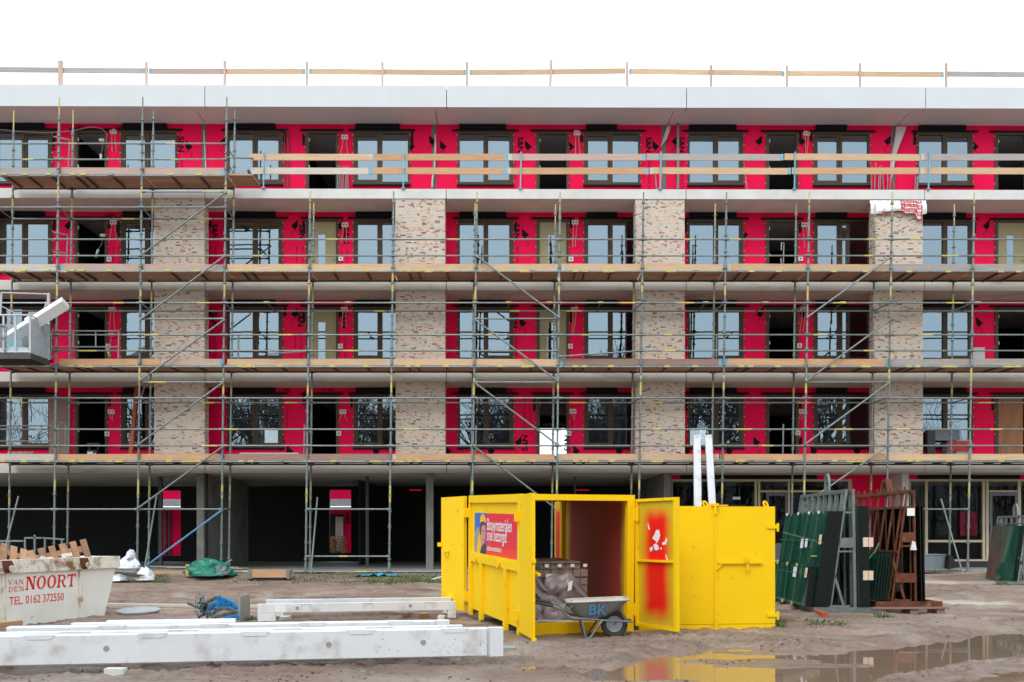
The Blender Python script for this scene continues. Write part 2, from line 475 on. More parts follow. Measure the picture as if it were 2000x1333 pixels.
def blob(mb, c, sx, sy, h, seed, nu=26, nv=12, rough=0.25, mi=0, freq=2.0, fold=0.0):
    """a crumpled heap: a half dome with folds"""
    P = []
    for i in range(nv + 1):
        ph = (i / nv) * math.pi / 2
        row = []
        for j in range(nu + 1):
            th = 2 * math.pi * j / nu
            x, y, z = math.cos(th) * math.cos(ph), math.sin(th) * math.cos(ph), math.sin(ph)
            q = Vector((x * freq + seed * 7.3, y * freq - seed * 3.1, z * freq + seed))
            k = 1 + rough * noise.noise(q) + rough * 0.6 * noise.noise(q * 2.7) + fold * abs(noise.noise(q * 1.7 + Vector((9, 9, 9))))
            if j == nu: k = row[0][3]
            row.append((x, y, z, k))
        P.append(row)
    G_ = [[(c[0] + x * k * sx / 2, c[1] + y * k * sy / 2, c[2] + z * k * h) for x, y, z, k in row] for row in P]
    mb.grid(G_, mi)
# ================================================================ GROUND
YF, YB = 30.0, 31.09            # scaffold front and back rows
YS, YW = 31.38, 32.72           # balcony edge, flat wall
ROOM = 8.0                      # depth of the flats

def sstep(a, b, x):
    t = np.clip((x - a) / (b - a), 0, 1)
    return t * t * (3 - 2 * t)
_rng = np.random.RandomState(3)
_VT = {}
def vnoise(x, y, seed):
    """smooth value noise on arrays"""
    if seed not in _VT: _VT[seed] = np.random.RandomState(seed).rand(256, 256)
    r = _VT[seed]
    xi, yi = np.floor(x).astype(int), np.floor(y).astype(int)
    fx, fy = x - xi, y - yi
    fx, fy = fx * fx * (3 - 2 * fx), fy * fy * (3 - 2 * fy)
    g = lambda a, b: r[a % 256, b % 256]
    return (g(xi, yi) * (1 - fx) + g(xi + 1, yi) * fx) * (1 - fy) + (g(xi, yi + 1) * (1 - fx) + g(xi + 1, yi + 1) * fx) * fy - 0.5
PUDDLES = []
for poly in ([(1150, 1309), (1225, 1292), (1300, 1272), (1400, 1257), (1510, 1260), (1560, 1269), (1640, 1265), (1740, 1257), (1820, 1249),
              (1900, 1237), (1960, 1229), (2080, 1218), (2140, 1262), (1990, 1277), (1900, 1287), (1800, 1300), (1735, 1312), (1700, 1345), (1720, 1430), (1190, 1430), (1180, 1370), (1215, 1335)],
             [(1000, 1296), (1090, 1288), (1180, 1289), (1190, 1297), (1100, 1305), (1010, 1303)],
             [(1790, 1330), (1900, 1312), (2080, 1298), (2150, 1330), (2000, 1352), (1850, 1362)],
             [(-40, 1320), (60, 1309), (200, 1311), (330, 1303), (350, 1309), (190, 1322), (60, 1330)]):
    PUDDLES.append(np.array([[G(u, v).x, G(u, v).y] for u, v in poly]))
def poly_dist(px, py, poly):
    """signed distance, positive inside"""
    n = len(poly); d = np.full(px.shape, 1e9); ins = np.zeros(px.shape, bool)
    for i in range(n):
        ax, ay = poly[i]; bx, by = poly[(i + 1) % n]
        dx, dy = bx - ax, by - ay
        t = np.clip(((px - ax) * dx + (py - ay) * dy) / (dx * dx + dy * dy), 0, 1)
        d = np.minimum(d, np.hypot(px - ax - t * dx, py - ay - t * dy))
        c = ((ay > py) != (by > py)) & (px < (bx - ax) * (py - ay) / (by - ay + 1e-12) + ax)
        ins ^= c
    return np.where(ins, d, -d)
def ground_height(x, y):
    z = 0.19 * sstep(27.6, 30.0, y) + 0.05 * vnoise(x * 0.35, y * 0.5, 1)
    band = sstep(15.5, 18, y) * (1 - sstep(27, 28.5, y))
    z += band * (0.17 * vnoise(x * 0.16, y * 1.5, 2) + 0.11 * vnoise(x * 0.4, y * 3.0, 3) + 0.07 * vnoise(x * 2.0, y * 4, 9) + 0.045 * vnoise(x * 6, y * 7, 19))
    for y0, w, dp in ((17.6, .16, .07), (19.3, .18, .08), (21.8, .20, .10), (23.6, .20, .09), (25.6, .22, .10)):     # wheel tracks along the front
        q = (y - y0 - 0.5 * np.sin(x * 0.17 + y0)) / w
        z += -dp * np.exp(-q * q) * (1 + 0.35 * np.sign(np.sin(x * 22 + q * 3))) + 0.55 * dp * (np.exp(-(q - 2) ** 2) + np.exp(-(q + 2) ** 2))
    near = (1 - sstep(15, 18, y))
    for c0, w in ((-1.1, .15), (.55, .15)):                                          # and curving past the puddle
        q = (y - 11.9 - 0.10 * x - 0.012 * x * x - c0) / w
        z += 0.55 * (-.075 * np.exp(-q * q) * (1 + 0.4 * np.sign(np.sin(x * 24 + q * 4))) + .04 * (np.exp(-(q - 2) ** 2) + np.exp(-(q + 2) ** 2))) * sstep(-4, 2, x)
    rough = 0.35 + 1.3 * sstep(-0.05, 0.25, vnoise(x * 0.55, y * 1.1, 4))
    z += near * rough * (0.028 * vnoise(x * 2.2, y * 3.4, 5) + 0.034 * vnoise(x * 5.5, y * 8, 6) + 0.026 * vnoise(x * 12, y * 15, 7))
    churn = sstep(-0.02, 0.22, vnoise(x * 0.4 + 7, y * 0.9, 31) + 0.3 * vnoise(x * 1.5, y * 3, 32))
    clod = np.abs(vnoise(x * 6, y * 8.5, 33)) + 0.8 * np.abs(vnoise(x * 13, y * 16, 34)) + 0.6 * np.abs(vnoise(x * 22, y * 26, 35))
    z += near * churn * (0.045 - 0.10 * clod)
    z += 0.010 * vnoise(x * 9, y * 12, 8) + near * 0.022
    wet = np.zeros_like(x)
    for i, p in enumerate(PUDDLES):
        d = poly_dist(x, y, p) + 0.16 + 0.24 * vnoise(x * 0.9, y * 2.4, 11) + 0.16 * vnoise(x * 2.6, y * 6, 12) + 0.06 * vnoise(x * 8, y * 14, 13)
        s = sstep(-0.10, 0.26, d)
        z = z * (1 - 0.93 * s) - (0.070, 0.055, 0.06, 0.05)[i] * s
        wet = np.maximum(wet, sstep(-0.9, 0.1, d))
    # ridges of mud that stand out of the water
    isl = sstep(0.22, 0.34, vnoise(x * 0.55 + 3.3, y * 2.6, 15) + 0.2 * vnoise(x * 3, y * 7, 16))
    z += isl * 0.045 * wet
    return z, wet
def gz(x, y):
    z, w = ground_height(np.array([float(x)]), np.array([float(y)]))
    return float(z[0])

def build_ground():
    xs = np.concatenate([[-400, -120, -50, -25], np.arange(-13, 13.01, 0.034), [25, 50, 120, 400]])
    ys = [-400, -120, -40, -8, 2, 5]
    y = 6.5
    while y < 31.5:
        ys.append(y); y += 0.0024 * y + 0.004
    ys = np.array(ys + [33, 42, 60, 120, 400])
    X, Y = np.meshgrid(xs, ys)
    Z, W = ground_height(X, Y)
    far = (np.abs(X) > 13.2) | (Y < 6.3) | (Y > 32)
    Z = np.where(far & (Y < 6.3), 0.0, Z)
    Z = np.where(Y > 32, 0.12, Z)
    r, c = X.shape
    idx = np.arange(r * c).reshape(r, c)
    q = np.stack([idx[:-1, :-1], idx[:-1, 1:], idx[1:, 1:], idx[1:, :-1]], -1).reshape(-1, 4)
    me = bpy.data.meshes.new('ground')
    me.vertices.add(r * c)
    me.vertices.foreach_set('co', np.stack([X, Y, Z], -1).astype(np.float32).ravel())
    me.loops.add(q.size); me.loops.foreach_set('vertex_index', q.astype(np.int32).ravel())
    me.polygons.add(len(q))
    me.polygons.foreach_set('loop_start', np.arange(0, q.size, 4, dtype=np.int32))
    me.polygons.foreach_set('use_smooth', np.ones(len(q), bool))
    me.update(calc_edges=True)
    sand = np.zeros_like(X)
    for (u, v, a, b) in ((1870, 1180, 1.6, 0.55), (1800, 1138, 2.0, 0.35), (1735, 1136, 1.2, 0.3)):
        p = G(u, v)
        sand = np.maximum(sand, 1 - np.hypot((X - p.x) / a, (Y - p.y) / (b * 2.2)))
    sand = np.clip(sand * 1.6 + 0.8 * vnoise(X * 2, Y * 2, 21), 0, 1)
    for nm, arr in (('wet', W), ('sand', sand)):
        at = me.attributes.new(nm, 'FLOAT', 'POINT')
        at.data.foreach_set('value', arr.astype(np.float32).ravel())
    m = bpy.data.materials.new('mud'); m.use_nodes = True
    N, L = m.node_tree.nodes, m.node_tree.links
    b = N['Principled BSDF']
    tc = N.new('ShaderNodeTexCoord')
    def nz(scale, detail=8, rough=0.65, stretch=(1, 1, 1)):
        mp = N.new('ShaderNodeMapping'); mp.inputs['Scale'].default_value = stretch
        L.new(tc.outputs['Object'], mp.inputs[0])
        n = N.new('ShaderNodeTexNoise'); n.inputs['Scale'].default_value = scale; n.inputs['Detail'].default_value = detail
        n.inputs['Roughness'].default_value = rough
        L.new(mp.outputs[0], n.inputs['Vector']); return n.outputs[0]
    def ramp(v, a, c):
        mr = N.new('ShaderNodeMapRange'); mr.inputs['From Min'].default_value = a; mr.inputs['From Max'].default_value = c
        L.new(v, mr.inputs['Value']); return mr.outputs[0]
    def mix(f, c1, c2):
        mx = N.new('ShaderNodeMixRGB')
        if isinstance(f, float): mx.inputs[0].default_value = f
        else: L.new(f, mx.inputs[0])
        for k, cc in ((1, c1), (2, c2)):
            if isinstance(cc, tuple): mx.inputs[k].default_value = (*cc, 1)
            else: L.new(cc, mx.inputs[k])
        return mx.outputs[0]
    c = mix(ramp(nz(0.6, 8, 0.6, (0.5, 1.4, 1)), 0.35, 0.65), (0.228, 0.149, 0.109), (0.318, 0.229, 0.180))
    c = mix(ramp(nz(1.6, 8, 0.65, (0.22, 2.4, 1)), 0.50, 0.66), c, (0.150, 0.103, 0.078))
    c = mix(ramp(nz(2.6, 6, 0.6, (0.30, 2.2, 1)), 0.60, 0.70), c, (0.37, 0.29, 0.24))
    c = mix(ramp(nz(14, 6, 0.7), 0.58, 0.72), c, (0.090, 0.062, 0.048))
    c = mix(ramp(nz(46, 3, 0.6), 0.66, 0.74), c, (0.46, 0.42, 0.38))
    c = mix(ramp(nz(6, 10, 0.8, (0.7, 1.5, 1)), 0.56, 0.64), c, (0.105, 0.072, 0.056))
    c = mix(ramp(nz(30, 6, 0.75, (0.8, 1.3, 1)), 0.57, 0.66), c, (0.085, 0.060, 0.048))
    a1 = N.new('ShaderNodeAttribute'); a1.attribute_name = 'sand'
    c = mix(a1.outputs['Fac'], c, (0.50, 0.44, 0.36))
    a2 = N.new('ShaderNodeAttribute'); a2.attribute_name = 'wet'
    L.new(c, b.inputs['Base Color'])
    ro = N.new('ShaderNodeMapRange'); ro.inputs['To Min'].default_value = 0.85; ro.inputs['To Max'].default_value = 0.26
    L.new(a2.outputs['Fac'], ro.inputs['Value'])
    gl = N.new('ShaderNodeMath'); gl.operation = 'MULTIPLY'; L.new(ro.outputs[0], gl.inputs[0])
    g2 = N.new('ShaderNodeMapRange'); g2.inputs['From Min'].default_value = .42; g2.inputs['From Max'].default_value = .56; g2.inputs['To Min'].default_value = .45
    L.new(nz(1.3, 5, .6, (.5, 1.4, 1)), g2.inputs['Value']); L.new(g2.outputs[0], gl.inputs[1]); L.new(gl.outputs[0], b.inputs['Roughness'])
    bp = N.new('ShaderNodeBump'); bp.inputs['Strength'].default_value = 0.9; bp.inputs['Distance'].default_value = 0.05
    L.new(nz(16, 10, 0.8), bp.inputs['Height']); L.new(bp.outputs[0], b.inputs['Normal'])
    me.materials.append(m)
    o = bpy.data.objects.new('ground', me); COL.objects.link(o); o['kind'] = 'structure'
    # muddy rain water standing in the hollows
    w = bpy.data.materials.new('muddy_water'); w.use_nodes = True
    N, L = w.node_tree.nodes, w.node_tree.links
    b = N['Principled BSDF']
    b.inputs['Base Color'].default_value = (0.215, 0.145, 0.10, 1)
    b.inputs['Roughness'].default_value = 0.025
    b.inputs['IOR'].default_value = 1.55
    tc = N.new('ShaderNodeTexCoord'); n = N.new('ShaderNodeTexNoise'); n.inputs['Scale'].default_value = 5; n.inputs['Detail'].default_value = 3
    L.new(tc.outputs['Object'], n.inputs['Vector'])
    bp = N.new('ShaderNodeBump'); bp.inputs['Strength'].default_value = 0.05; bp.inputs['Distance'].default_value = 0.01
    L.new(n.outputs[0], bp.inputs['Height']); L.new(bp.outputs[0], b.inputs['Normal'])
    MATS['muddy_water'] = w
    mb = MB(); mb.add([(-9, 6.8, -0.034), (12, 6.8, -0.034), (12, 16.2, -0.034), (-9, 16.2, -0.034)], [(0, 1, 2, 3)])
    o = mb.build('puddle_water', 'muddy_water'); o['kind'] = 'structure'
build_ground()

# ================================================================ APARTMENT BUILDING
SB = [3.37, 6.31, 9.26, 12.21, 15.16]        # undersides of the balcony slabs and of the roof edge
TH = 0.31
FL = [0.25] + [z + TH for z in SB[:4]]       # floor levels, ground first
wx = lambda u, v=300, Y=YW: U(u, v, Y).x
sx_ = lambda u, v=380, Y=YS: U(u, v, Y).x
bld = thing('apartment_building', 'long unfinished apartment building with red sheeting, brick piers and white balcony slabs', 'building', (0, 36, 0.2))

JF = [sx_(u) for u in (-536, -68, 400, 871.5, 1340, 1806, 2274, 2742)]
JR = [sx_(u, 190) for u in (-540, -68, 400, 872, 1341, 1808, 2275, 2743)]
BK = YW + ROOM
g = 0.012
def slab_poly(j0, j1):
    s = 0.38
    return [(j0 + g, YS), (j1 - g, YS), (j1 - g, YS + 0.3), (j1 - g - s, YS + 0.3), (j1 - g - s, BK), (j0 + g - s, BK), (j0 + g - s, YS + 0.3), (j0 + g, YS + 0.3)]
for i, z in enumerate(SB[:4]):
    for a, b in zip(JF[:-1], JF[1:]):
        MB().prism(slab_poly(a, b), z, z + TH).build('balcony_slab', 'concrete' if i == 3 else 'concrete_shaded_stained', bld)
for a, b in zip(JR[:-1], JR[1:]):
    MB().prism(slab_poly(a, b), SB[4], SB[4] + 0.69).build('roof_edge_panel', 'roof_panel', bld)

# window and door rows: (left edge, right edge) in the wall plane per unit
WA = [(wx(u), wx(u + 109.5)) for u in (-7, 443, 893.5, 1342.5, 1790)]
DR = [(wx(u), wx(u + 64)) for u in (146, 597, 1047, 1495, 1942)]
WB = [(wx(u), wx(u + 111)) for u in (236, 690, 1140, 1588, 2036)]
JW = [wx(u) for u in (-50, 398, 848, 1297, 1745, 2195)]
PW = 0.16                                     # party wall width
def zwin(s): return FL[s] + 0.61, FL[s] + 2.40
STATE = {}                                    # (storey, unit) -> look of the doorway
for s in (1, 2, 3, 4):
    for k in range(5): STATE[s, k] = 'open'
for sk in ((3, 1), (3, 2), (3, 4), (2, 1), (2, 2)): STATE[sk] = 'leaf'
STATE[1, 4] = 'ply'

def make_window(x0, x1, z0, z1, sash_left):
    fw, xm = 0.075, x0 + (x1 - x0) * 0.485
    y0, y1 = YW - 0.035, YW + 0.075
    f = MB()
    f.box(x0, x0 + fw, y0, y1, z0, z1); f.box(x1 - fw, x1, y0, y1, z0, z1)
    f.box(x0 + fw, x1 - fw, y0, y1, z1 - fw, z1); f.box(x0 + fw, x1 - fw, y0, y1, z0, z0 + 0.09)
    f.box(xm - 0.045, xm + 0.045, y0, y1, z0 + 0.09, z1 - fw)
    f.box(x0 - 0.02, x1 + 0.02, y0 - 0.04, y0 + 0.03, z0 - 0.05, z0 - 0.004, 1)     # rubber below the sill
    w = f.build('window', ['frame_brown', 'rubber'], bld)
    for side, (a, b) in enumerate(((x0 + fw, xm - 0.045), (xm + 0.045, x1 - fw))):
        c0, c1 = z0 + 0.09, z1 - fw
        sash = (side == 0) == sash_left
        if sash:
            t = 0.075; sm = MB(); ya, yb = YW - 0.015, YW + 0.06
            sm.box(a + .004, a + t, ya, yb, c0 + .004, c1 - .004); sm.box(b - t, b - .004, ya, yb, c0 + .004, c1 - .004)
            sm.box(a + t, b - t, ya, yb, c0 + .004, c0 + t); sm.box(a + t, b - t, ya, yb, c1 - t, c1 - .004)
            sm.build('sash', 'frame_brown', w)
            a, b, c0, c1 = a + t, b - t, c0 + t, c1 - t
        p = MB(); yg = YW + 0.025 + random.uniform(-.003, .003)
        p.add([(a, yg, c0), (b, yg + random.uniform(-.004, .004), c0), (b, yg + random.uniform(-.004, .004), c1), (a, yg, c1)], [(0, 1, 2, 3)])
        p.build('pane', 'window_glass', w)
    return w

def make_doorway(x0, x1, z0, z1, state):
    fw = 0.085; y0, y1 = YW - 0.035, YW + 0.075
    f = MB()
    f.box(x0, x0 + fw + .03, y0, y1, z0, z1); f.box(x1 - fw, x1, y0, y1, z0, z1); f.box(x0 + fw + .03, x1 - fw, y0, y1, z1 - fw, z1)
    d = f.build('doorway', 'frame_brown', bld)
    a, b, t = x0 + fw + .034, x1 - fw - .004, z1 - fw - .004
    if state == 'open':
        hw = MB()
        for zz in (0.25, 1.15, 2.05): hw.box(a + .002, a + 0.02, y0 - .012, y0 + .05, z0 + zz, z0 + zz + .1)
        hw.build('hinge', 'white_plastic', d)
    elif state == 'ply':
        MB().box(a, b - .06, YW, YW + .03, z0 + .02, t).build('door_leaf', 'plywood', d)
    else:
        gx0, gx1 = a + (b - a) * .33, a + (b - a) * .60; gz0, gz1 = z0 + .25, t - .42
        l = MB(); ya, yb = YW - .005, YW + .045
        l.box(a, gx0, ya, yb, z0 + .02, t); l.box(gx1, b, ya, yb, z0 + .02, t)
        l.box(gx0, gx1, ya, yb, z0 + .02, gz0); l.box(gx0, gx1, ya, yb, gz1, t)
        l.build('door_leaf', 'door_olive', d)
        MB().add([(gx0, YW + .01, gz0), (gx1, YW + .01, gz0), (gx1, YW + .01, gz1), (gx0, YW + .01, gz1)], [(0, 1, 2, 3)]).build('door_pane', 'window_glass', d)
        MB().box(b - .09, b - .06, ya - .05, ya, z0 + 1.02, z0 + 1.06).build('door_handle', 'galv', d)

PANEL = {}
# the openings of one unit between two party walls: window A, doorway, window B
for s in (1, 2, 3, 4):
    z0, zt = FL[s], SB[s]
    w0, w1 = zwin(s)
    openings = []
    for k in range(5):
        openings += [(WA[k][0], WA[k][1], 'A', k), (DR[k][0], DR[k][1], 'D', k), (WB[k][0], WB[k][1], 'B', k)]
    openings.sort()
    PER = JW[2] - JW[1]
    for k in range(-1, 6):
        j0, j1 = (JW[0] - PER, JW[0]) if k < 0 else (JW[5], JW[5] + PER) if k > 4 else (JW[k], JW[k + 1])
        lo, hi = j0 + PW / 2, j1 - PW / 2
        src = openings if 0 <= k <= 4 else [(a + PER * (1 if k > 4 else -1), b + PER * (1 if k > 4 else -1), t, kk) for a, b, t, kk in openings]
        mine = [o for o in src if o[0] > lo - 0.3 and o[1] < hi + 0.3]
        mb = MB(); x = lo; Y0, Y1 = YW, YW + 0.14
        for (a, b, t, kk) in mine:
            if a > x: mb.box(x, a, Y0, Y1, z0, zt)
            mb.box(a, b, Y0, Y1, w1, zt)
            if t != 'D': mb.box(a, b, Y0, Y1, z0, w0)
            x = b
        if x < hi: mb.box(x, hi, Y0, Y1, z0, zt)
        PANEL[s, k] = mb.build('red_wall_panel', 'red_sheet', bld)
        for (a, b, t, kk) in mine:
            if t == 'D': make_doorway(a, b, z0, w1, STATE[s, kk])
            else: make_window(a, b, w0, w1, t == 'B')
            # rubber strip over the frame and the vent box of the windows
            MB().box(a - .17, b + .17, YW - .05, YW - .002, w1 + .004, w1 + .065).build('flashing_strip', 'rubber', PANEL[s, k])
            if t == 'A': MB().box(a + .06, b - .25, YW - .09, YW - .003, w1 + .075, w1 + .215).build('vent_strip', 'rubber', PANEL[s, k])
            if t == 'B': MB().box(a + .08, b - (.35 if kk in (0, 1) else .8), YW - .09, YW - .003, w1 + .075, w1 + .215).build('vent_strip', 'rubber', PANEL[s, k])
            if random.random() < .6:                      # black corner tape beside the frame
                xt = b + .02 if random.random() < .6 else a - .11; zt2 = w1 - random.uniform(-.02, .1)
                if lo + .05 < xt < hi - .15: MB().box(xt, xt + .09, YW - .012, YW - .002, zt2 - random.uniform(.25, .5), zt2).build('tape_patch', 'rubber', PANEL[s, k])
            # row of white clips down the frame sides
            cl = MB()
            for q in range(6):
                zz = (z0 + .25 if t == 'D' else w0 + .1) + q * (.4 if t == 'D' else .31)
                cl.box(a - .014, a - .002, YW - .045, YW - .01, zz, zz + .03); cl.box(b + .002, b + .014, YW - .045, YW - .01, zz, zz + .03)
            cl.build('frame_clip', 'sticker', PANEL[s, k], kind='stuff')
# party walls, back wall, ceiling of every storey
back_open = {(1, 1): [(wx(596, 860, BK), wx(640, 860, BK)), (wx(500, 860, BK), wx(545, 860, BK))], (1, 2): [(wx(1040, 860, BK), wx(1108, 860, BK))],
             (1, 3): [(wx(1330, 860, BK), wx(1445, 860, BK))]}
for s in (1, 2, 3, 4):
    for x in [JW[0] - PER] + JW + [JW[5] + PER]:
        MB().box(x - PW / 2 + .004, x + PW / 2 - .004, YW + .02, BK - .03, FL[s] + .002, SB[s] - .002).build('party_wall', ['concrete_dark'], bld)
    mb = MB()
    holes = sorted(sum([v for (ss, k), v in back_open.items() if ss == s], []))
    x = JW[0] - 9
    for a, b in holes:
        mb.box(x, a, BK - .2, BK - .02, FL[s] + .002, SB[s] - .002)
        mb.box(a, b, BK - .2, BK - .02, FL[s] + .002, FL[s] + .95); mb.box(a, b, BK - .2, BK - .02, FL[s] + 2.12, SB[s] - .002)
        x = b
    mb.box(x, JW[-1] + 9, BK - .2, BK - .02, FL[s] + .002, SB[s] - .002)
    mb.build('rear_wall', 'interior_unlit', bld)
    # room partitions a little way in, their darkness kept in the colour
    pm = []
    for k in range(5):
        xm = (DR[k][0] + WA[k][1]) / 2 if k else DR[k][0] - .4
        MB().box(xm - .05, xm + .05, YW + 1.2, BK - .25, FL[s] + .003, SB[s] - .003).build('room_partition', 'interior_unlit', bld)
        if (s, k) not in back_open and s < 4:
            MB().box(JW[k] + .1, JW[k + 1] - .1, YW + 4.5, YW + 4.6, FL[s] + .003, SB[s] - .003).build('room_partition', 'interior_unlit', bld)
# guard boards at the back openings of the first storey
for u0, u1, v0, v1 in ((598, 634, 829, 832), (598, 634, 858, 864), (1060, 1106, 827, 832), (1390, 1432, 828, 832)):
    a, b = U(u0, v1, BK - .35), U(u1, v0, BK - .35)
    MB().box(a.x, b.x, BK - .38, BK - .33, a.z, b.z).build('guard_board', 'wood_white', bld)

# brick piers on three storeys; each is a mortar core with single bricks laid round it
PX = [(sx_(u0), sx_(u1)) for u0, u1 in ((-168, -71), (300, 398.5), (772, 869), (1241, 1337.5), (1708, 1803), (2175, 2272))]
def brickwork(x0, x1, y0, y1, z0, z1, seed):
    rnd = random.Random(seed); mb = MB(); ch, bh, j = 0.046, 0.037, 0.009; single = []
    n = int((z1 - z0) / ch)
    ch = (z1 - z0) / n; bh = ch - j
    dk = False
    for i in range(n):
        za = z0 + i * ch + j / 2; off = rnd.choice((0, .11, .055, .16)) + rnd.uniform(-.01, .01)
        x = x0 - off
        while x < x1 - .02:
            L = .165 if rnd.random() < .58 else .072
            a, b = max(x, x0), min(x + L, x1)
            if b - a > .03:
                p = rnd.uniform(0, .004)
                dk = not dk and rnd.random() < (.60 if L < .15 else .17)
                if dk and L > .15 and b - a > .16 and len(single) < 25 and rnd.random() < .3: single.append((a, b, y0 - p - .002, y0 + .02, za, za + bh))
                else: mb.box(a, b, y0 - p, y0 + .02, za, za + bh, 1 if dk else 0)
            x += L + j
        for side in (0, 1):
            y = y0 + .028 - (off % .1)
            while y < y1 - .02:
                a, b = max(y, y0 + .026), min(y + .20, y1)
                if b - a > .03:
                    p = rnd.uniform(0, .004)
                    mi = 1 if rnd.random() < .3 else 0
                    if side == 0: mb.box(x0 - p, x0 + .02, a, b, za, za + bh, mi)
                    else: mb.box(x1 - .02, x1 + p, a, b, za, za + bh, mi)
                y += .211
    return mb, single
for s in (1, 2, 3):
    for i, (a, b) in enumerate(PX):
        y0, y1 = YS + .03, YS + .48
        z0, z1 = FL[s] + .001, SB[s] - .001 if not (s == 3 and i == 4) else SB[s] - .05
        core = MB().box(a + .006, b - .006, y0 + .006, y1, z0, z1).build('brick_pier', 'mortar', bld)
        bw, single = brickwork(a, b, y0, y1, z0, z1, s * 10 + i)
        bw.build('brickwork', ['brick_pale', 'brick_blend'], core, kind='stuff')
        for q in single: MB().box(*q).build('brick', 'brick_dark', core)

# prints on the red sheeting
def panel_at(s, x):
    for k in range(5):
        if JW[k] <= x < JW[k + 1]: return PANEL[s, k]
    return PANEL[s, 0]
def print_sn(s, u, v, up=False):
    c = U(u, v, YW - .003)
    sgn = 1 if up else -1
    xd, yd = (0, 0, sgn), (-sgn, 0, 0)
    mb = MB()
    o = Vector((c.x - (-sgn) * .075, c.y, c.z - sgn * .30))
    put_text(mb, 'S&N', o, xd, yd, .255, bold=.035, sx=1.14)
    mb.build('lettering', 'print_black', panel_at(s, c.x))
    m2 = MB()
    o2 = o + Vector((-sgn * .015, 0, sgn * .75))
    put_text(m2, 'HOUTCONSTRUCTIE', o2 + Vector((-sgn * .05, 0, 0)), xd, yd, .125, sx=.86)
    put_text(m2, 'www.sn-hout.nl', o2 + Vector((sgn * .13, 0, 0)), xd, yd, .115, sx=.9)
    zmin, zmax = FL[s] + .02, SB[s] - .02
    if all(zmin < p[2] < zmax for p in m2.v): m2.build('lettering', 'print_dark', panel_at(s, c.x))
    else:
        keep = [f for f in m2.f if all(zmin < m2.v[i][2] < zmax for i in f)]
        m2.f, m2.m = keep, [0] * len(keep)
        if keep: m2.build('lettering', 'print_dark', panel_at(s, c.x))
for s, lst in ((4, ((103, 280), (353, 284), (1016, 285), (1266, 285), (1331, 285))), (3, ((231, 455), (419, 455), (589, 455), (676, 463), (1009, 455))),
               (2, ((418, 627), (586, 625), (672, 628), (1006, 628)))):
    for u, v in lst: print_sn(s, u, v)
for u, v in ((551, 864), (1026, 864), (1108, 864)): print_sn(1, u, v, True)
def print_diamond(s, u, v, fl=1):
    c = U(u, v, YW - .003); mb = MB(); w, h = .12, .19
    mb.add([(c.x - w * fl, c.y, c.z + h), (c.x - w * fl * .95, c.y, c.z - h * .35), (c.x - w * fl * .1, c.y, c.z - h * .85), (c.x + w * fl, c.y, c.z - h * .15)], [(0, 1, 2, 3)] if fl < 0 else [(3, 2, 1, 0)])
    t = .012
    for (p, q) in (((-.9, -1.0), (.1, -.95)), ((.1, -.95), (.95, -1.7)), ((.95, -1.7), (.1, -2.35)), ((-.9, -1.0), (-.9, -1.5))):
        a = Vector((c.x + p[0] * w * fl, c.y - .001, c.z + p[1] * h)); b = Vector((c.x + q[0] * w * fl, c.y - .001, c.z + q[1] * h))
        n = Vector((-(b - a).z, 0, (b - a).x)).normalized() * t / 2
        mb.add([a - n, b - n, b + n, a + n], [(0, 1, 2, 3)], 1)
    mb.build('logo', ['print_black', 'print_dark'], panel_at(s, c.x))
for s, v, us in ((4, 285, ((369, 1), (866, 1), (804, 1), (1032, 1), (1115, 1), (1281, 1), (1905, 1))), (4, 275, ((437, -1), (1318, -1), (1482, -1), (1567, 1), (1733, -1), (845, 1))),
                 (3, 440, ((132, -1), (406, -1), (575, -1), (663, -1), (1926, -1))), (3, 457, ((1026, 1), (1110, 1), (1455, 1))),
                 (2, 612, ((406, -1), (575, -1), (662, -1), (1484, -1), (1568, -1))), (2, 630, ((1021, 1), (1913, 1))),
                 (1, 880, ((566, 1), (735, 1), (875, 1), (960, 1), (1126, 1), (1210, 1), (1342, 1), (1425, 1), (1590, 1), (1675, 1))), (1, 863, ((1012, -1), (1478, 1), (1560, -1)))):
    for u, f in us: print_diamond(s, u, v, f)
# upside letters half hidden behind the flashing
for s, v, us in ((4, 249, (66, 152, 236)), (3, 422, (215, 52)), (2, 590, (552, 588, 700)), (1, 761, (556, 640, 990))):
    for u in us:
        c = U(u, v, YW - .003); mb = MB()
        put_text(mb, 'S&N', (c.x + .2, c.y, c.z + .06), (-1, 0, 0), (0, 0, -1), .2, bold=.02)
        mb.f = [f for f in mb.f if all(mb.v[i][2] < SB[s] - .01 for i in f)]; mb.m = [0] * len(mb.f)
        mb.build('lettering', 'print_black', panel_at(s, c.x))

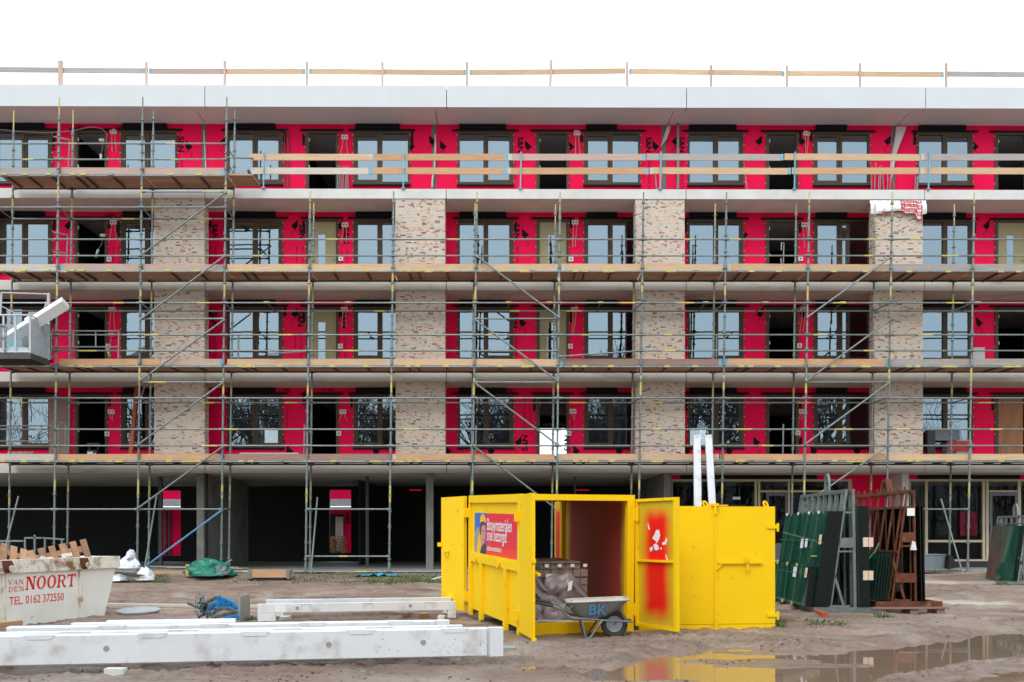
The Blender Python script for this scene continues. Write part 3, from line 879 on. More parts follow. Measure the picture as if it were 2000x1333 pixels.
# junction boxes with their loose cables
for s, v1, v2, us in ((4, (258, 269, 261, 262), None, (222, 673.5, 1127, 1575)), (3, (435, 440, 435, 440), (507, 506, 507, 506), (222, 674, 1123, 1571)),
                      (2, (605, 605, 605, 605), (677, 677, 677, 676), (220, 673, 1122, 1569)), (1, (805, 805, 804, 804), (848, 847, 847, 846), (218, 670, 1119, 1566))):
    for i, u in enumerate(us):
        c = U(u, v1[i], YW - .005)
        if True:
            mb = MB(); mb.box(c.x - .11, c.x + .11, YW - .05, YW - .004, c.z - .075, c.z + .075)
            for q in (-.045, .045): mb.tube((c.x + q, YW - .054, c.z), (c.x + q, YW - .049, c.z), .022, 10, 1)
            jb = mb.build('junction_box', ['socket', 'print_black'], panel_at(s, c.x))
            cb = MB(); L = (.62, .55, .75, .7)[i] if s > 1 else .22
            for q, e in ((-.05, random.uniform(-.09, .09)), (.05, random.uniform(-.1, .1))):
                cb.path([(c.x + q, YW - .03, c.z - .07), (c.x + q + e * .3, YW - .05, c.z - .07 - L * .4), (c.x + q + e, YW - .04, c.z - .07 - L * .8), (c.x + q + e * 1.2, YW - .03, c.z - .07 - L)], .010, 5)
            cb.build('loose_cable', 'cable', panel_at(s, c.x))
        if v2:
            c = U(us[i] - 8, v2[i], YW - .005)
            mb = MB(); mb.box(c.x - .08, c.x + .08, YW - .05, YW - .004, c.z - .08, c.z + .08)
            mb.tube((c.x, YW - .054, c.z), (c.x, YW - .049, c.z), .026, 10, 1)
            mb.build('junction_box', ['socket', 'print_black'], panel_at(s, c.x))

# ---- ground floor
plinth = MB().box(JF[0] - 1, JF[-1] + 1, YS - .3, BK, .05, FL[0]); plinth.box(JF[0] - 1, JF[-1] + 1, YS - .62, YS - .304, -.1, .13)
plinth.build('plinth', 'concrete_floor', bld)
GT = SB[0] - .002
def gbox(name, u0, u1, Y0, Y1, m, z0=None, z1=GT, v=1000):
    return MB().box(wx(u0, v, Y0), wx(u1, v, Y0), Y0, Y1, FL[0] + .002 if z0 is None else z0, z1).build(name, m, bld)
for u0, u1, deep in ((384, 398, 5.5), (832, 846, .26), (1297, 1311, ROOM), (1762, 1775, 1.6)):
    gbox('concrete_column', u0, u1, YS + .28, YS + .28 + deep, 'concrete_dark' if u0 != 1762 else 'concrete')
gbox('steel_prop', 309, 316, YW + .8, YW + .92, 'galv_dark'); gbox('steel_prop', 714, 720, YW + .8, YW + .9, 'galv_dark'); gbox('steel_prop', 1121, 1125, YW + .8, YW + .9, 'galv_dark')
gbox('downpipe', 401, 405, YS + .45, YS + .55, 'black_plastic')
mb = MB()
hl = [(wx(u0, 1000, BK), wx(u1, 1000, BK), U(0, vb, BK).z, U(0, vt, BK).z) for u0, u1, vt, vb in ((315, 356, 959, 1086), (645, 687, 958, 1081))]
x = JW[0] - 9
for a, b, zb, zt in hl:
    mb.box(x, a, BK - .2, BK - .02, FL[0] + .002, GT); mb.box(a, b, BK - .2, BK - .02, FL[0] + .002, zb); mb.box(a, b, BK - .2, BK - .02, zt, GT); x = b
mb.box(x, wx(770, 1000, BK), BK - .2, BK - .02, FL[0] + .002, GT)
# a long slot of daylight high in the back wall
zs0, zs1 = U(0, 959.5, BK).z, U(0, 957.2, BK).z
mb.box(wx(770, 1000, BK), wx(1170, 1000, BK), BK - .2, BK - .02, FL[0] + .002, zs0); mb.box(wx(770, 1000, BK), wx(1170, 1000, BK), BK - .2, BK - .02, zs1, GT)
for ua, ub in ((770, 800), (824, 1122), (1150, 1170)): mb.box(wx(ua, 1000, BK), wx(ub, 1000, BK), BK - .2, BK - .02, zs0, zs1)
mb.box(wx(1170, 1000, BK), JW[-1] + 9, BK - .2, BK - .02, FL[0] + .002, GT)
mb.build('rear_wall', 'interior_unlit', bld)
MB().box(wx(700, 1000, YW + 3), wx(704, 1000, YW + 3), YW + 3, BK - .3, FL[0] + .002, GT).build('party_wall', 'interior_unlit', bld)
# shop fronts with cream frames on the right
def shopfront(u0, u1, rails, posts, door=None):
    Y0, Y1 = YW, YW + .09
    zz = lambda v: U(1500, v, YW).z
    f = MB()
    top, bot = zz(936.5), zz(1097)
    X = lambda u: wx(u, 1000, YW)
    f.box(X(u0), X(u1), Y0, Y1, zz(941), top); f.box(X(u0), X(u1), Y0, Y1, bot, zz(1093.5))
    for a, b in posts: f.box(X(a), X(b), Y0 - .006, Y1 - .004, zz(1093.5) + .001, zz(941) - .001)
    for a, b, v0, v1 in rails: f.box(X(a), X(b), Y0 + .004, Y1 - .008, zz(v1), zz(v0))
    w = f.build('shop_front', 'cream_paint', bld)
    xs = sorted([X(u0), X(u1)])
    MB().add([(xs[0], YW + .05, bot), (xs[1], YW + .05, bot), (xs[1], YW + .05, top), (xs[0], YW + .05, top)], [(0, 1, 2, 3)]).build('pane', 'shop_glass', w)
    if door:
        a, b, v0, v1 = door; d = MB(); t = .10
        x0, x1, z0, z1 = X(a), X(b), zz(v1), zz(v0)
        d.box(x0, x0 + t, YW - .02, YW + .03, z0, z1); d.box(x1 - t, x1, YW - .02, YW + .03, z0, z1); d.box(x0 + t, x1 - t, YW - .02, YW + .03, z1 - t, z1); d.box(x0 + t, x1 - t, YW - .02, YW + .03, z0, z0 + .55)
        d.box(x0 + .03, x0 + .06, YW - .07, YW - .02, z0 + .95, z0 + 1.2, 1)
        d.build('door', ['door_grey', 'galv'], w)
    sheet = MB(); sheet.box(X(u0), X(u1), YW + .01, YW + .12, top + .002, GT)
    sheet.build('red_wall_panel', 'red_sheet', bld)
    MB().box(X(u0), X(u1), YW + .02, YW + .12, FL[0] + .002, bot - .002).build('plinth_panel', 'black_plastic', bld)
    fl = MB(); fl.box(X(u0) + .3, X(u1) - 1.2, YW - .05, YW + .008, top + .004, top + .22); fl.build('flashing_strip', 'rubber', bld)
shopfront(1312, 1664, ((1484, 1655, 958, 962),), ((1312, 1314), (1474, 1478.5), (1480.5, 1485), (1539, 1543), (1657, 1664)), (1496, 1539, 963, 1093))
shopfront(1776, 2060, ((1812, 1922, 1055.5, 1060), (1931, 1990, 958.5, 962)), ((1776, 1779), (1807, 1812), (1919, 1924), (1926, 1931), (1988, 1994), (2050, 2060)), (1932, 1988, 963, 1093))
MB().box(wx(1664, 1000, YW), wx(1755, 1000, YW), YW + .01, YW + .14, FL[0] + .002, GT).build('red_wall_panel', 'red_sheet', bld)
MB().box(wx(1872, 1030, BK - 2), wx(1906, 1030, BK - 2), BK - 2.1, BK - 2, U(0, 1048, BK - 2).z, U(0, 1002, BK - 2).z).build('red_wall_panel', 'red_sheet', bld)
m_ = MB(); a = U(1431, 976, YW - .02); m_.box(a.x, a.x + .26, YW - .03, YW - .004, a.z, a.z + .09); m_.build('sticker', 'sticker', bld)
m_ = MB(); a = U(1427, 990, YW + .5); m_.box(a.x, a.x + .5, YW + .45, YW + .6, a.z - .1, a.z + .06); m_.build('ledge', 'crate_grey', bld)

# drain pipe, loose membrane strips at the joints of the top storey
c0, c1 = U(1324, 241, YW - .12), U(1324, 368, YW - .12)
MB().tube((c0.x, YW - .12, FL[4]), (c0.x, YW - .12, SB[4]), .05, 12).build('downpipe', 'galv', bld, smooth=True)
def strip(name, pts, m, Y):
    mb = MB(); n = len(pts)
    P = []
    for i, (ul, ur, v) in enumerate(pts):
        a, b = U(ul, v, Y - .06 - .05 * math.sin(i * 1.7)), U(ur, v, Y - .14 + .05 * math.cos(i * 2.1))
        P.append([a, (a + b) / 2 + Vector((0, -.03, 0)), b])
    mb.grid(P); return mb.build(name, m, bld, smooth=True)
mat('membrane_back', (0.62, 0.58, 0.60), (0.52, 0.48, 0.50), scale=4, rough=0.5)
strip('loose_membrane', [(1750, 1770, 248), (1749, 1766, 262), (1746, 1758, 280), (1742, 1751, 300), (1739, 1747, 320), (1738, 1744, 340), (1736, 1738, 366)], 'membrane_back', YW)
strip('loose_membrane', [(1303, 1310, 246), (1299, 1307, 258), (1295, 1302, 272), (1290, 1291, 287)], 'membrane_back', YW)
strip('loose_membrane', [(849, 851, 262), (848, 852, 285), (847, 851, 310), (846, 850, 330), (843, 846, 350), (842, 845, 367)], 'membrane_back', YW)
strip('loose_membrane', [(1737, 1738, 340), (1734, 1742, 352), (1733, 1746, 367)], 'red_sheet', YW)
MB().tube(U(398, 255, YW - .08), U(402, 330, YW - .08), .02, 6).build('loose_cable', 'socket', bld)
# ================================================================ SCAFFOLD
scf = thing('scaffold', 'galvanised tube scaffold with timber toe boards standing along the whole front of the building', 'scaffold', (0, 30.5, 0.15))
FRONT = [(-6, 190, -17), (116, 190, 105), (279, 190, 268), (443, 190, 432), (606, 374, 597), (769, 374, 760), (932, 376, 920),
         (1094, 376, 1086), (1257, 376, 1246), (1419, 376, 1408), (1581, 376, 1568), (1743, 376, 1730), (1903, 376, 1890), (2066, 376, 2053)]
BACK = [(27, 216, 17), (143, 216, 131), (300, 216, 290), (459, 216, 447), (613, 397, 605), (769, 398, 760), (928, 397, 918),
        (1085, 400, 1077), (1240, 398, 1231), (1397, 398, 1388), (1555, 398, 1545), (1709, 400, 1699), (1864, 399, 1854), (2020, 400, 2010)]
VB = 1116
def fu(i, v):
    a, va, b = FRONT[i]; return a + (b - a) * (v - va) / (VB - va)
def bu(i, v):
    a, va, b = BACK[i]; return a + (b - a) * (v - va) / (VB - va)
def FP(i, v, dy=0): return U(fu(i, v), v, YF + dy)
def BP(i, v, dy=0): return U(bu(i, v), v, YB + dy)
NB = len(FRONT)
def standard(top, bot, seed, yel):
    rnd = random.Random(seed); mb = MB()
    top, bot = Vector(top), Vector(bot)
    L = (top - bot).length; d = (top - bot) / L
    # the tube in lengths, some with yellow paint marks
    cuts = sorted(set([0, L - .55, L] + [max(.05, min(L - .6, c)) for a in yel for c in (a, a + rnd.uniform(.35, .6))]))
    for a, b in zip(cuts[:-1], cuts[1:]):
        if b - a < .02: continue
        isy = any(abs(a - y) < .02 for y in yel) or (abs(a - (L - .55)) < .02 and rnd.random() < .6)
        thin = a >= L - .56
        mb.tube(bot + d * a, bot + d * (b - (0 if not thin else 0)), .021 if thin else .0315, 8, 1 if isy else 0)
    z = .35
    while z < L - .3:
        mb.tube(bot + d * z, bot + d * (z + .018), .062, 8, 0)
        if rnd.random() < .55: mb.tube(bot + d * (z + .018), bot + d * (z + .10), .042, 8, 0)
        z += .5
    mb.box(bot.x - .08, bot.x + .08, bot.y - .08, bot.y + .08, bot.z - .02, bot.z + .005)
    mb.tube(bot, bot + d * .25, .045, 8, 0)
    return mb.build('standard', ['galv', 'yellow_mark'], scf, smooth=True)
ZD = [U(1000, v, YF).z for v in (902, 717, 531, 344)]
for i in range(NB):
    yl = [ZD[0] - 1.05 + random.uniform(-.2, .3), ZD[1] - .75 + random.uniform(-.2, .2), ZD[2] - .8 + random.uniform(-.2, .2)]
    if FRONT[i][1] < 300: yl.append(ZD[3] - .7)
    b = FP(i, VB); b.z = max(b.z, gz(b.x, YF) + .02)
    standard(FP(i, FRONT[i][1]), b, i, [y - b.z for y in yl])
    b = BP(i, VB - 2); b.z = max(b.z, .15)
    standard(BP(i, BACK[i][1]), b, i + 50, [y - b.z + random.uniform(-.15, .15) for y in yl])

def hbar(p, q, name='guardrail', r=.0255, seed=0, dark=False):
    rnd = random.Random(seed); mb = MB()
    p, q = Vector(p), Vector(q)
    mb.tube(p, q, r, 8, 0)
    if not dark:
        for _ in range(rnd.choice((0, 0, 0, 1, 1))):
            t0 = rnd.uniform(0, .8); t1 = t0 + rnd.uniform(.08, .22)
            mb.tube(p.lerp(q, t0), p.lerp(q, min(t1, 1)), r * 1.06, 8, 1)
    for e, o in ((p, q), (q, p)):
        d = (o - e).normalized()
        mb.tube(e + d * .03, e + d * .11, r * 1.5, 8, 0)
    return mb.build(name, ['galv_dark' if dark else 'galv', 'yellow_mark'], scf, smooth=True)
sd = 0
for v in (468, 500, 654.5, 685.5, 839, 871):
    for i in range(NB - 1):
        sd += 1
        if v in (839, 871) and i == 0: pass
        p, q = FP(i, v, -.05), FP(i + 1, v, -.05)
        if (v, i) == (685.5, 7): p = FP(i, 697, -.05)
        hbar(p, q, seed=sd)
for v in (592, 778):
    for i in range(NB - 1):
        sd += 1; hbar(FP(i, v, -.03), FP(i + 1, v, -.03), 'ledger', seed=sd)
        sd += 1; hbar(BP(i, v + (16 if v == 592 else 9), .02), BP(i + 1, v + (16 if v == 592 else 9), .02), 'ledger', seed=sd)
for v in (281, 312, 405.5):
    for i in range(3):
        sd += 1; hbar(FP(i, v, -.05), FP(i + 1, v, -.05), seed=sd)
for i in range(3):
    sd += 1; hbar(BP(i, 428), BP(i + 1, 428), 'ledger', seed=sd)
LEV = [(902, 907.5, 0, NB - 1), (717, 727, 0, NB - 1), (531, 549.5, 0, NB - 1), (344, 369, 0, 3)]
for vf, vb, i0, i1 in LEV:
    for i in range(i0, i1):
        sd += 1; hbar(FP(i, vf), FP(i + 1, vf), 'ledger', .030, sd)
        sd += 1; hbar(BP(i, vb), BP(i + 1, vb), 'ledger', .028, sd, True)
for i, v in ((2, 375), (2, 623), (2, 747), (6, 623), (6, 747), (10, 747)):
    sd += 1; hbar(FP(i, v, -.02), FP(i + 1, v, -.02), 'ledger', seed=sd)
for i, v in ((0, 995), (1, 995), (2, 995), (4, 995), (4, 1087), (10, 995), (11, 995), (7, 995), (4, 1117), (5, 1117), (3, 1117)):
    sd += 1; hbar(FP(i, v, -.02), FP(i + 1, v, -.02), 'ledger', seed=sd)
sd += 1; hbar(FP(3, 995), BP(3, 995), 'ledger', seed=sd)
# diagonal braces
for (i, va, j, vb_) in ((3, 376, 2, 499), (3, 500, 2, 625), (3, 625, 2, 745), (3, 747, 2, 868), (3, 873, 2, 993), (6, 500, 7, 620), (6, 625, 7, 745), (6, 747, 7, 869),
                        (6, 871, 7, 995), (11, 502, 10, 620), (11, 625, 10, 745), (11, 748, 10, 868), (11, 872, 10, 985)):
    mb = MB(); p, q = FP(i, va, -.075), FP(j, vb_, -.075); mb.tube(p, q, .028, 8)
    for e, o in ((p, q), (q, p)): mb.tube(e + Vector((0, .06, 0)), e + Vector((0, -.03, 0)), .035, 6)
    mb.build('brace', 'galv', scf, smooth=True)
MB().tube(FP(3, 997, -.075), U(285, 1106, YF - .1), .03, 8).build('brace', 'blue_steel', scf, smooth=True)
# raking props in front of the lowest lift
for a, b in (((306, 968), (283, 1108)), ((620, 972), (607, 1122)), ((1838, 975), (1883, 1130)), ((36, 970), (9, 1076))):
    MB().tube(U(*a, YF + .5), U(*b, YF - .35), .027, 8).build('raker', 'galv', scf, smooth=True)
# short transoms at the standards (rails) and slanting side braces
for v, w in ((592, 608), (778, 787)):
    for i in range(NB):
        MB().tube(FP(i, v), BP(i, w), .022, 6).build('transom', 'galv', scf, smooth=True)
for i in range(4):
    MB().tube(FP(i, 405), BP(i, 428), .022, 6).build('transom', 'galv', scf, smooth=True)
for (i, a, b) in ((3, 285, 310), (3, 312, 342), (0, 405, 428), (1, 405, 430), (3, 405, 425)):
    MB().tube(FP(i, a), BP(i, b), .018, 6).build('transom', 'galv', scf, smooth=True)

# deck planks, transoms with yellow end caps, toe boards
TR = [6, 48, 94, 142, 161, 215, 331, 387, 472, 490, 549, 651, 717, 799, 817, 874, 979, 1040, 1125, 1143, 1195, 1305, 1360, 1449, 1468, 1521, 1629, 1691, 1776, 1793, 1852, 1955, 1990]
def toe(z_v0, z_v1, Y, u0, u1, m, ends=('', ''), name='toe_board', parent=None, th=.03):
    a, b = U(u0, z_v1, Y), U(u1, z_v0, Y)
    zc = (a.z + b.z) / 2; h = b.z - a.z; t = random.uniform(-.008, .008)
    mb = MB(); x0, x1 = a.x, b.x; e0 = x0 + (.12 if ends[0] else 0); e1 = x1 - (.12 if ends[1] else 0)
    R = Matrix.Rotation(t * .6, 3, 'Y')
    mb.obox(((e0 + e1) / 2, Y, zc), (e1 - e0, th, h), R, 0)
    mats = [m, 'blue_paint', 'wood_white']
    for k, (xa, xb) in enumerate(((x0, e0), (e1, x1))):
        if ends[k]: mb.obox(((xa + xb) / 2, Y, zc), (xb - xa, th + .004, h * .99), R, 1 if ends[k] == 'b' else 2)
    par = parent or scf
    return mb.build(name, mats, par)
for L_, (vf, vb, i0, i1) in enumerate(LEV):
    z = U(1000, vf, YF).z; zb = U(1000, vb, YB).z
    for i in range(i0, i1):
        xa, xb = FP(i, vf).x + .02, FP(i + 1, vf).x - .02
        for k in range(3):
            ya = YF + .06 + k * .335
            zz = z + .035 + random.uniform(0, .008)
            MB().box(xa, xb, ya, ya + .315, zz, zz + .045).build('deck_plank', 'deck_wood', scf)
        MB().box(xa, xb, YB - .03, YB + .11, z + .037, z + .08).build('deck_plank', 'deck_wood', scf)
    for u in TR:
        uu = u + (0, -2, -1, 2)[L_]
        if L_ == 3 and uu > 430: continue
        x = U(uu, vf, YF).x
        mb = MB(); mb.bar((x, YF - .01, z + .005), (x, YB + .03, zb + .005), .045, .05, 0)
        mb.box(x - .085, x + .085, YF - .045, YF + .03, z - .012, z + .045, 1)
        mb.build('transom', ['galv_dark', 'yellow_mark' if random.random() < .85 else 'galv'], scf)
for u in (521, 680, 993, 1073, 1173, 1378, 1495, 1646, 1909):
    p = U(u, 592, YF); q = U(1000 + (u - 1000) * .965, 608, YB)
    mb = MB(); mb.tube(p, q, .022, 6); mb.box(p.x - .085, p.x + .085, p.y - .045, p.y + .03, p.z - .025, p.z + .035, 1)
    mb.build('transom', ['galv_dark', 'yellow_mark'], scf)
YT = YF + .065
for v0, v1, lst in ((516.5, 529.5, ((-10, 113, 'wood_white', '', ''), (116, 441, 'wood_pink', 'b', 'b'), (444, 768, 'wood_pale', '', 'w'), (770, 1092, 'wood_pale', '', 'w'),
                                    (1095, 1411, 'wood_pale', 'w', ''), (1420, 1740, 'wood_pale', 'w', 'w'), (1744, 2080, 'wood_grey', '', ''))),
                    (701.5, 714.5, ((116, 313, 'wood_orange', '', ''), (314, 437, 'wood_pink', '', 'b'), (444, 763, 'wood_pale', '', 'w'), (765, 1089, 'wood_pale', 'w', ''),
                                    (1092, 1411, 'wood_brown', 'b', 'b'), (1415, 1736, 'wood_orange', 'b', 'b'), (1739, 2080, 'wood_grey', '', ''))),
                    (887, 899.5, ((-20, 106, 'wood_white', '', ''), (111, 435, 'wood_orange', '', 'b'), (437, 761, 'wood_brown', '', ''), (766, 1084, 'wood_orange', 'w', ''),
                                  (1086, 1404, 'wood_pale', 'w', 'w'), (1407, 1728, 'wood_orange', '', ''), (1731, 2080, 'wood_pale', 'w', ''))),
                    (328.5, 341.5, ((-10, 113, 'wood_grey', '', ''), (117, 441, 'wood_pink', '', 'b')))):
    for u0, u1, m, a, b in lst: toe(v0, v1, YT, u0, u1, m, (a, b))
# bracket deck that juts out past the top bay
z = U(1000, 344, YF).z
for k in range(3):
    MB().box(FP(3, 344).x + .03, U(492, 344, YF).x, YF + .08 + k * .32, YF + .37 + k * .32, z + .03, z + .075).build('deck_plank', 'deck_wood', scf)
for v in (310, 342):
    hbar(FP(3, v - 2, .4), U(496, v, YF + .9), 'guardrail', .024, v)
mb = MB(); a = U(487, 343, YF + .5); mb.bar(a + Vector((0, -.2, .08)), a + Vector((.16, .4, -.12)), .03, .10); mb.build('bracket', 'galv_dark', scf)
# spare steel guard frames hung on the standards
def guard_frame(pts, Y, r=.02):
    mb = MB()
    for a, b in pts: mb.tube(U(*a, Y), U(*b, Y - .04), r, 6)
    mb.build('guard_frame', 'galv', scf, smooth=True)
guard_frame((((104, 267), (136, 274)), ((136, 274), (133, 330)), ((104, 308), (131, 311))), YF + .35)
guard_frame((((103, 454), (134, 460)), ((132, 460), (130, 516)), ((104, 493), (131, 495))), YF + .35)
guard_frame((((99, 647), (232, 647)), ((232, 647), (231, 701)), ((104, 678), (232, 678)), ((143, 647), (143, 678)), ((187, 647), (187, 678)), ((101, 647), (99, 703))), YF - .12)
guard_frame((((99, 824), (128, 828)), ((128, 828), (126, 886)), ((115, 826), (114, 886)), ((110, 826), (109, 886))), YF + .3)
guard_frame((((-10, 832), (104, 832)), ((-10, 862), (104, 862)), ((38, 832), (38, 862)), ((81, 832), (81, 862))), YF - .12)
guard_frame((((1527, 475), (1531, 475)), ((1531, 475), (1530, 515)), ((1526, 475), (1526, 489)), ((1525, 505), (1526, 516))), YB + .6)
for u, v0, v1, w in ((1530, 829, 886, 0), (466, 1, 2, 1), (595, 830, 886, 0), (1400, 656, 700, 0), (1070, 658, 700, 0), (930, 831, 886, 0), (466, 656, 702, 0)):
    if v1 > 100: MB().tube(U(u, v0, YF + .25), U(u - 1, v1, YF + .25), .026, 8).build('loose_tube', 'galv', scf, smooth=True)
MB().tube(U(522, 692, YF - .1), U(600, 686, YF - .1), .022, 6).build('loose_tube', 'galv', scf, smooth=True)

# ================================================================ EDGE PROTECTION ON THE TOP BALCONY AND ON THE ROOF
gr = thing('balcony_guard', 'long two board timber guard on blue posts along the top balcony edge', 'guardrail', (5, YS, SB[3] + TH))
YG = YS - .04
for u in (516, 789, 1018, 1291, 1553, 1815):
    a, b = U(u, 297, YG), U(u - 1.5, 368.6, YG)
    mb = MB(); mb.bar(a, b, .04, .04, 0, up=(0, 1, 0)); mb.box(b.x - .06, b.x + .06, YG - .03, YG + .3, SB[3] + TH - .005, SB[3] + TH + .02)
    mb.build('post', 'blue_paint', gr)
for v0, v1, lst in ((301.5, 313.5, ((487, 728, 'wood_pale', '', 'w'), (730, 992, 'wood_orange', '', 'b'), (993, 1261, 'wood_pink', 'w', 'b'), (1263, 1530, 'wood_grey', '', 'b'), (1532, 1796, 'wood_pale', '', ''), (1798, 2080, 'wood_grey', 'w', ''))),
                    (328.5, 340.5, ((491, 727, 'wood_white', '', 'b'), (729, 990, 'wood_orange', '', 'b'), (991, 1267, 'wood_orange', 'w', 'b'), (1269, 1545, 'wood_pale', 'w', 'b'), (1547, 1794, 'wood_orange', 'w', ''), (1797, 2080, 'wood_pale', 'w', '')))):
    for u0, u1, m, a, b in lst: toe(v0, v1, YG + .05, u0, u1, m, (a, b), 'guard_board', gr)
rg = thing('roof_guard', 'single timber rail on thin wooden posts running along the roof edge', 'guardrail', (0, 31.9, SB[4] + .69))
YR = 31.85
RP = [(118, 119, 9), (286, 122, 4.5), (439, 119, 5), (600, 121, 4.5), (747, 121, 4.5), (912, 122, 5), (1077, 118, 5), (1225, 122, 4.5), (1389, 128, 4.5), (1537, 129, 4.5), (1680, 124, 4.5), (1848, 124, 4.5), (-60, 120, 5), (2010, 124, 5)]
for u, v, w in RP:
    a = U(u, v, YR); du = {1077: -3, 600: -1, 118: 1}.get(u, 0); b = U(u + du, 172, YR); b.z = SB[4] + .69
    MB().bar(a, b, .04, w * YR / 1900, 0, up=(1, 0, 0)).build('post', 'wood_post', rg)
RR = [(-70, 131, 118, 132.5), (118, 133, 289, 134), (291, 134.5, 440, 135), (441, 135, 595, 135), (605, 134.5, 747, 136.5), (748, 136, 908, 137.5), (918, 137, 1077, 136), (1078, 136, 1221, 134), (1231, 134.5, 1389, 137), (1390, 137, 1529, 138.5), (1539, 139, 1680, 139.5), (1681, 140, 1843, 141), (1850, 140, 2015, 141.5)]
for k, (u0, v0, u1, v1) in enumerate(RR):
    a, b = U(u0, v0 + 5, YR + .045), U(u1, v1 + 5, YR + .045)
    MB().bar(a, b, .03, .165, 0).build('rail_board', ('wood_grey', 'wood_grey', 'wood_pink', 'wood_pale', 'wood_pale', 'wood_pale', 'wood_pale', 'wood_pale', 'wood_pale', 'wood_pale', 'wood_pale', 'wood_pale', 'wood_grey')[k], rg)
for u, v in ((293, 135), (594, 136), (606, 136), (907, 138), (919, 138), (1231, 137), (1530, 141), (1841, 143)):
    a = U(u, v + 4, YR + .025); MB().box(a.x - .04, a.x + .04, YR + .022, YR + .03, a.z - .085, a.z + .085).build('paint_mark', 'blue_paint', rg)

# ================================================================ HOIST PLATFORM AT THE LEFT
YH0, YH1 = 28.55, 29.72
ho = thing('hoist_platform', 'grey steel goods hoist platform with mesh sides hanging by the left end of the scaffold', 'hoist', (U(20, 700, 29.1).x, 29.1, U(20, 700, 29.1).z))
xL, xR = U(-90, 690, YH0).x, U(59, 690, YH0).x
zb, zt_ = U(59, 690, YH0).z, U(59, 616, YH0).z
mb = MB(); mb.box(xL, xR, YH0, YH1, zb - .09, zb - .03)
for k in range(5):
    y = YH0 + .1 + k * .25; mb.box(xL, xR - .05, y, y + .06, zb - .16, zb - .092)
mb.box(xL, xR, YH0 - .02, YH0 - .002, zb - .17, zb + .0); mb.box(xR + .002, xR + .02, YH0 - .02, YH1, zb - .17, zb + .0)
mb.build('platform_floor', 'galv_dark', ho)
fr = MB()
for x in (xR, (U(30, 650, YH0)).x, U(7, 650, YH0).x): fr.box(x - .025, x + .025, YH0 - .02, YH0 + .02, zb + .001, zt_)
fr.box(xR - .025, xR + .025, YH1 - .03, YH1 + .02, zb + .001, U(95, 573, YH1).z)
fr.tube((xL, YH0, zt_), (xR, YH0, zt_), .03, 8)
fr.tube((xR, YH0, zt_), (xR, YH1, zt_ - .05), .022, 8)
fr.tube((xL, YH0, zb + .03), (xR, YH0, zb + .03), .03, 8)
a, b = U(3, 572, YH1), U(95, 575, YH1)
fr.tube(a, b, .022, 8); fr.tube(a, U(1, 615, YH1), .03, 8)
fr.tube(b, b - Vector((0, 0, .35)), .05, 10)
fr.tube(U(-5, 592, YH1), U(92, 592, YH1), .02, 6)
fr.tube(U(0, 597, YH1), U(30, 612, YH1), .015, 6); fr.tube(U(91, 590, YH1), U(86, 610, YH1), .03, 6)
fr.build('rail_frame', 'galv_pale', ho, smooth=True)
def lattice(p0, du, dv, nu, nv, r=.008):
    mb = MB(); p0, du, dv = Vector(p0), Vector(du), Vector(dv)
    for i in range(-nv, nu):
        for sgn in (0, 1):
            a0, a1 = max(i, 0), min(i + nv, nu)
            if a1 <= a0: continue
            t0, t1 = (a0 - i) / nv, (a1 - i) / nv
            if sgn: t0, t1 = 1 - t0, 1 - t1
            mb.bar(p0 + du * (a0 / nu) + dv * t0, p0 + du * (a1 / nu) + dv * t1, r, r)
    return mb
lattice((xL, YH1 - .06, zb + .06), (xR - xL - .05, 0, 0), (0, 0, zt_ - zb - .08), 34, 17, .012).build('mesh_panel', 'galv_pale', ho)
lattice((xR, YH0 + .03, zb + .02), (0, YH1 - YH0 - .07, 0), (0, 0, zt_ - zb - .08), 22, 22, .009).build('mesh_panel', 'galv_pale', ho)
MB().box(xL, xR - .06, YH0 + .03, YH0 + .05, zb - .02, zb + .16).build('kick_plate', 'galv_pale', ho)
gt = MB(); gt.path([U(-20, 637, YH0 - .06), U(9, 637, YH0 - .06), U(13, 640, YH0 - .06), U(9, 688, YH0 - .06)], .022, 6); gt.path([U(-20, 660, YH0 - .06), U(11, 660, YH0 - .06)], .018, 6)
gt.build('gate', 'galv', ho, smooth=True)
mb = MB(); a, b = U(14, 664, 29.15), U(128, 592, 29.15)
d = (b - a).normalized(); mb.bar(a, b, .30, .30, 0, up=(0.0, -.62, .78))
mb.single('gutter_section', 'white_board', 'long white box shaped section sticking up out of the hoist platform', 'building panel')
mb = MB(); c = U(33, 687, 29.0); blob(mb, (c.x, 29.0, zb - .02), .85, .6, .30, 4, rough=.18); mb.single('cyan_sack', 'bag_cyan', 'light blue plastic sack lying in the hoist platform', 'sack', smooth=True)
mb = MB(); mb.tube(U(50, 626, 29.35), U(62, 617, 29.35), .06, 10); mb.tube(U(54, 640, 29.35), U(60, 618, 29.35), .04, 8); mb.single('film_roll', 'white_plastic', 'small white film roll behind the rail of the hoist platform', 'roll', smooth=True)

# ================================================================ THINGS ON THE BALCONIES
def on_floor(s): return FL[s] + .002
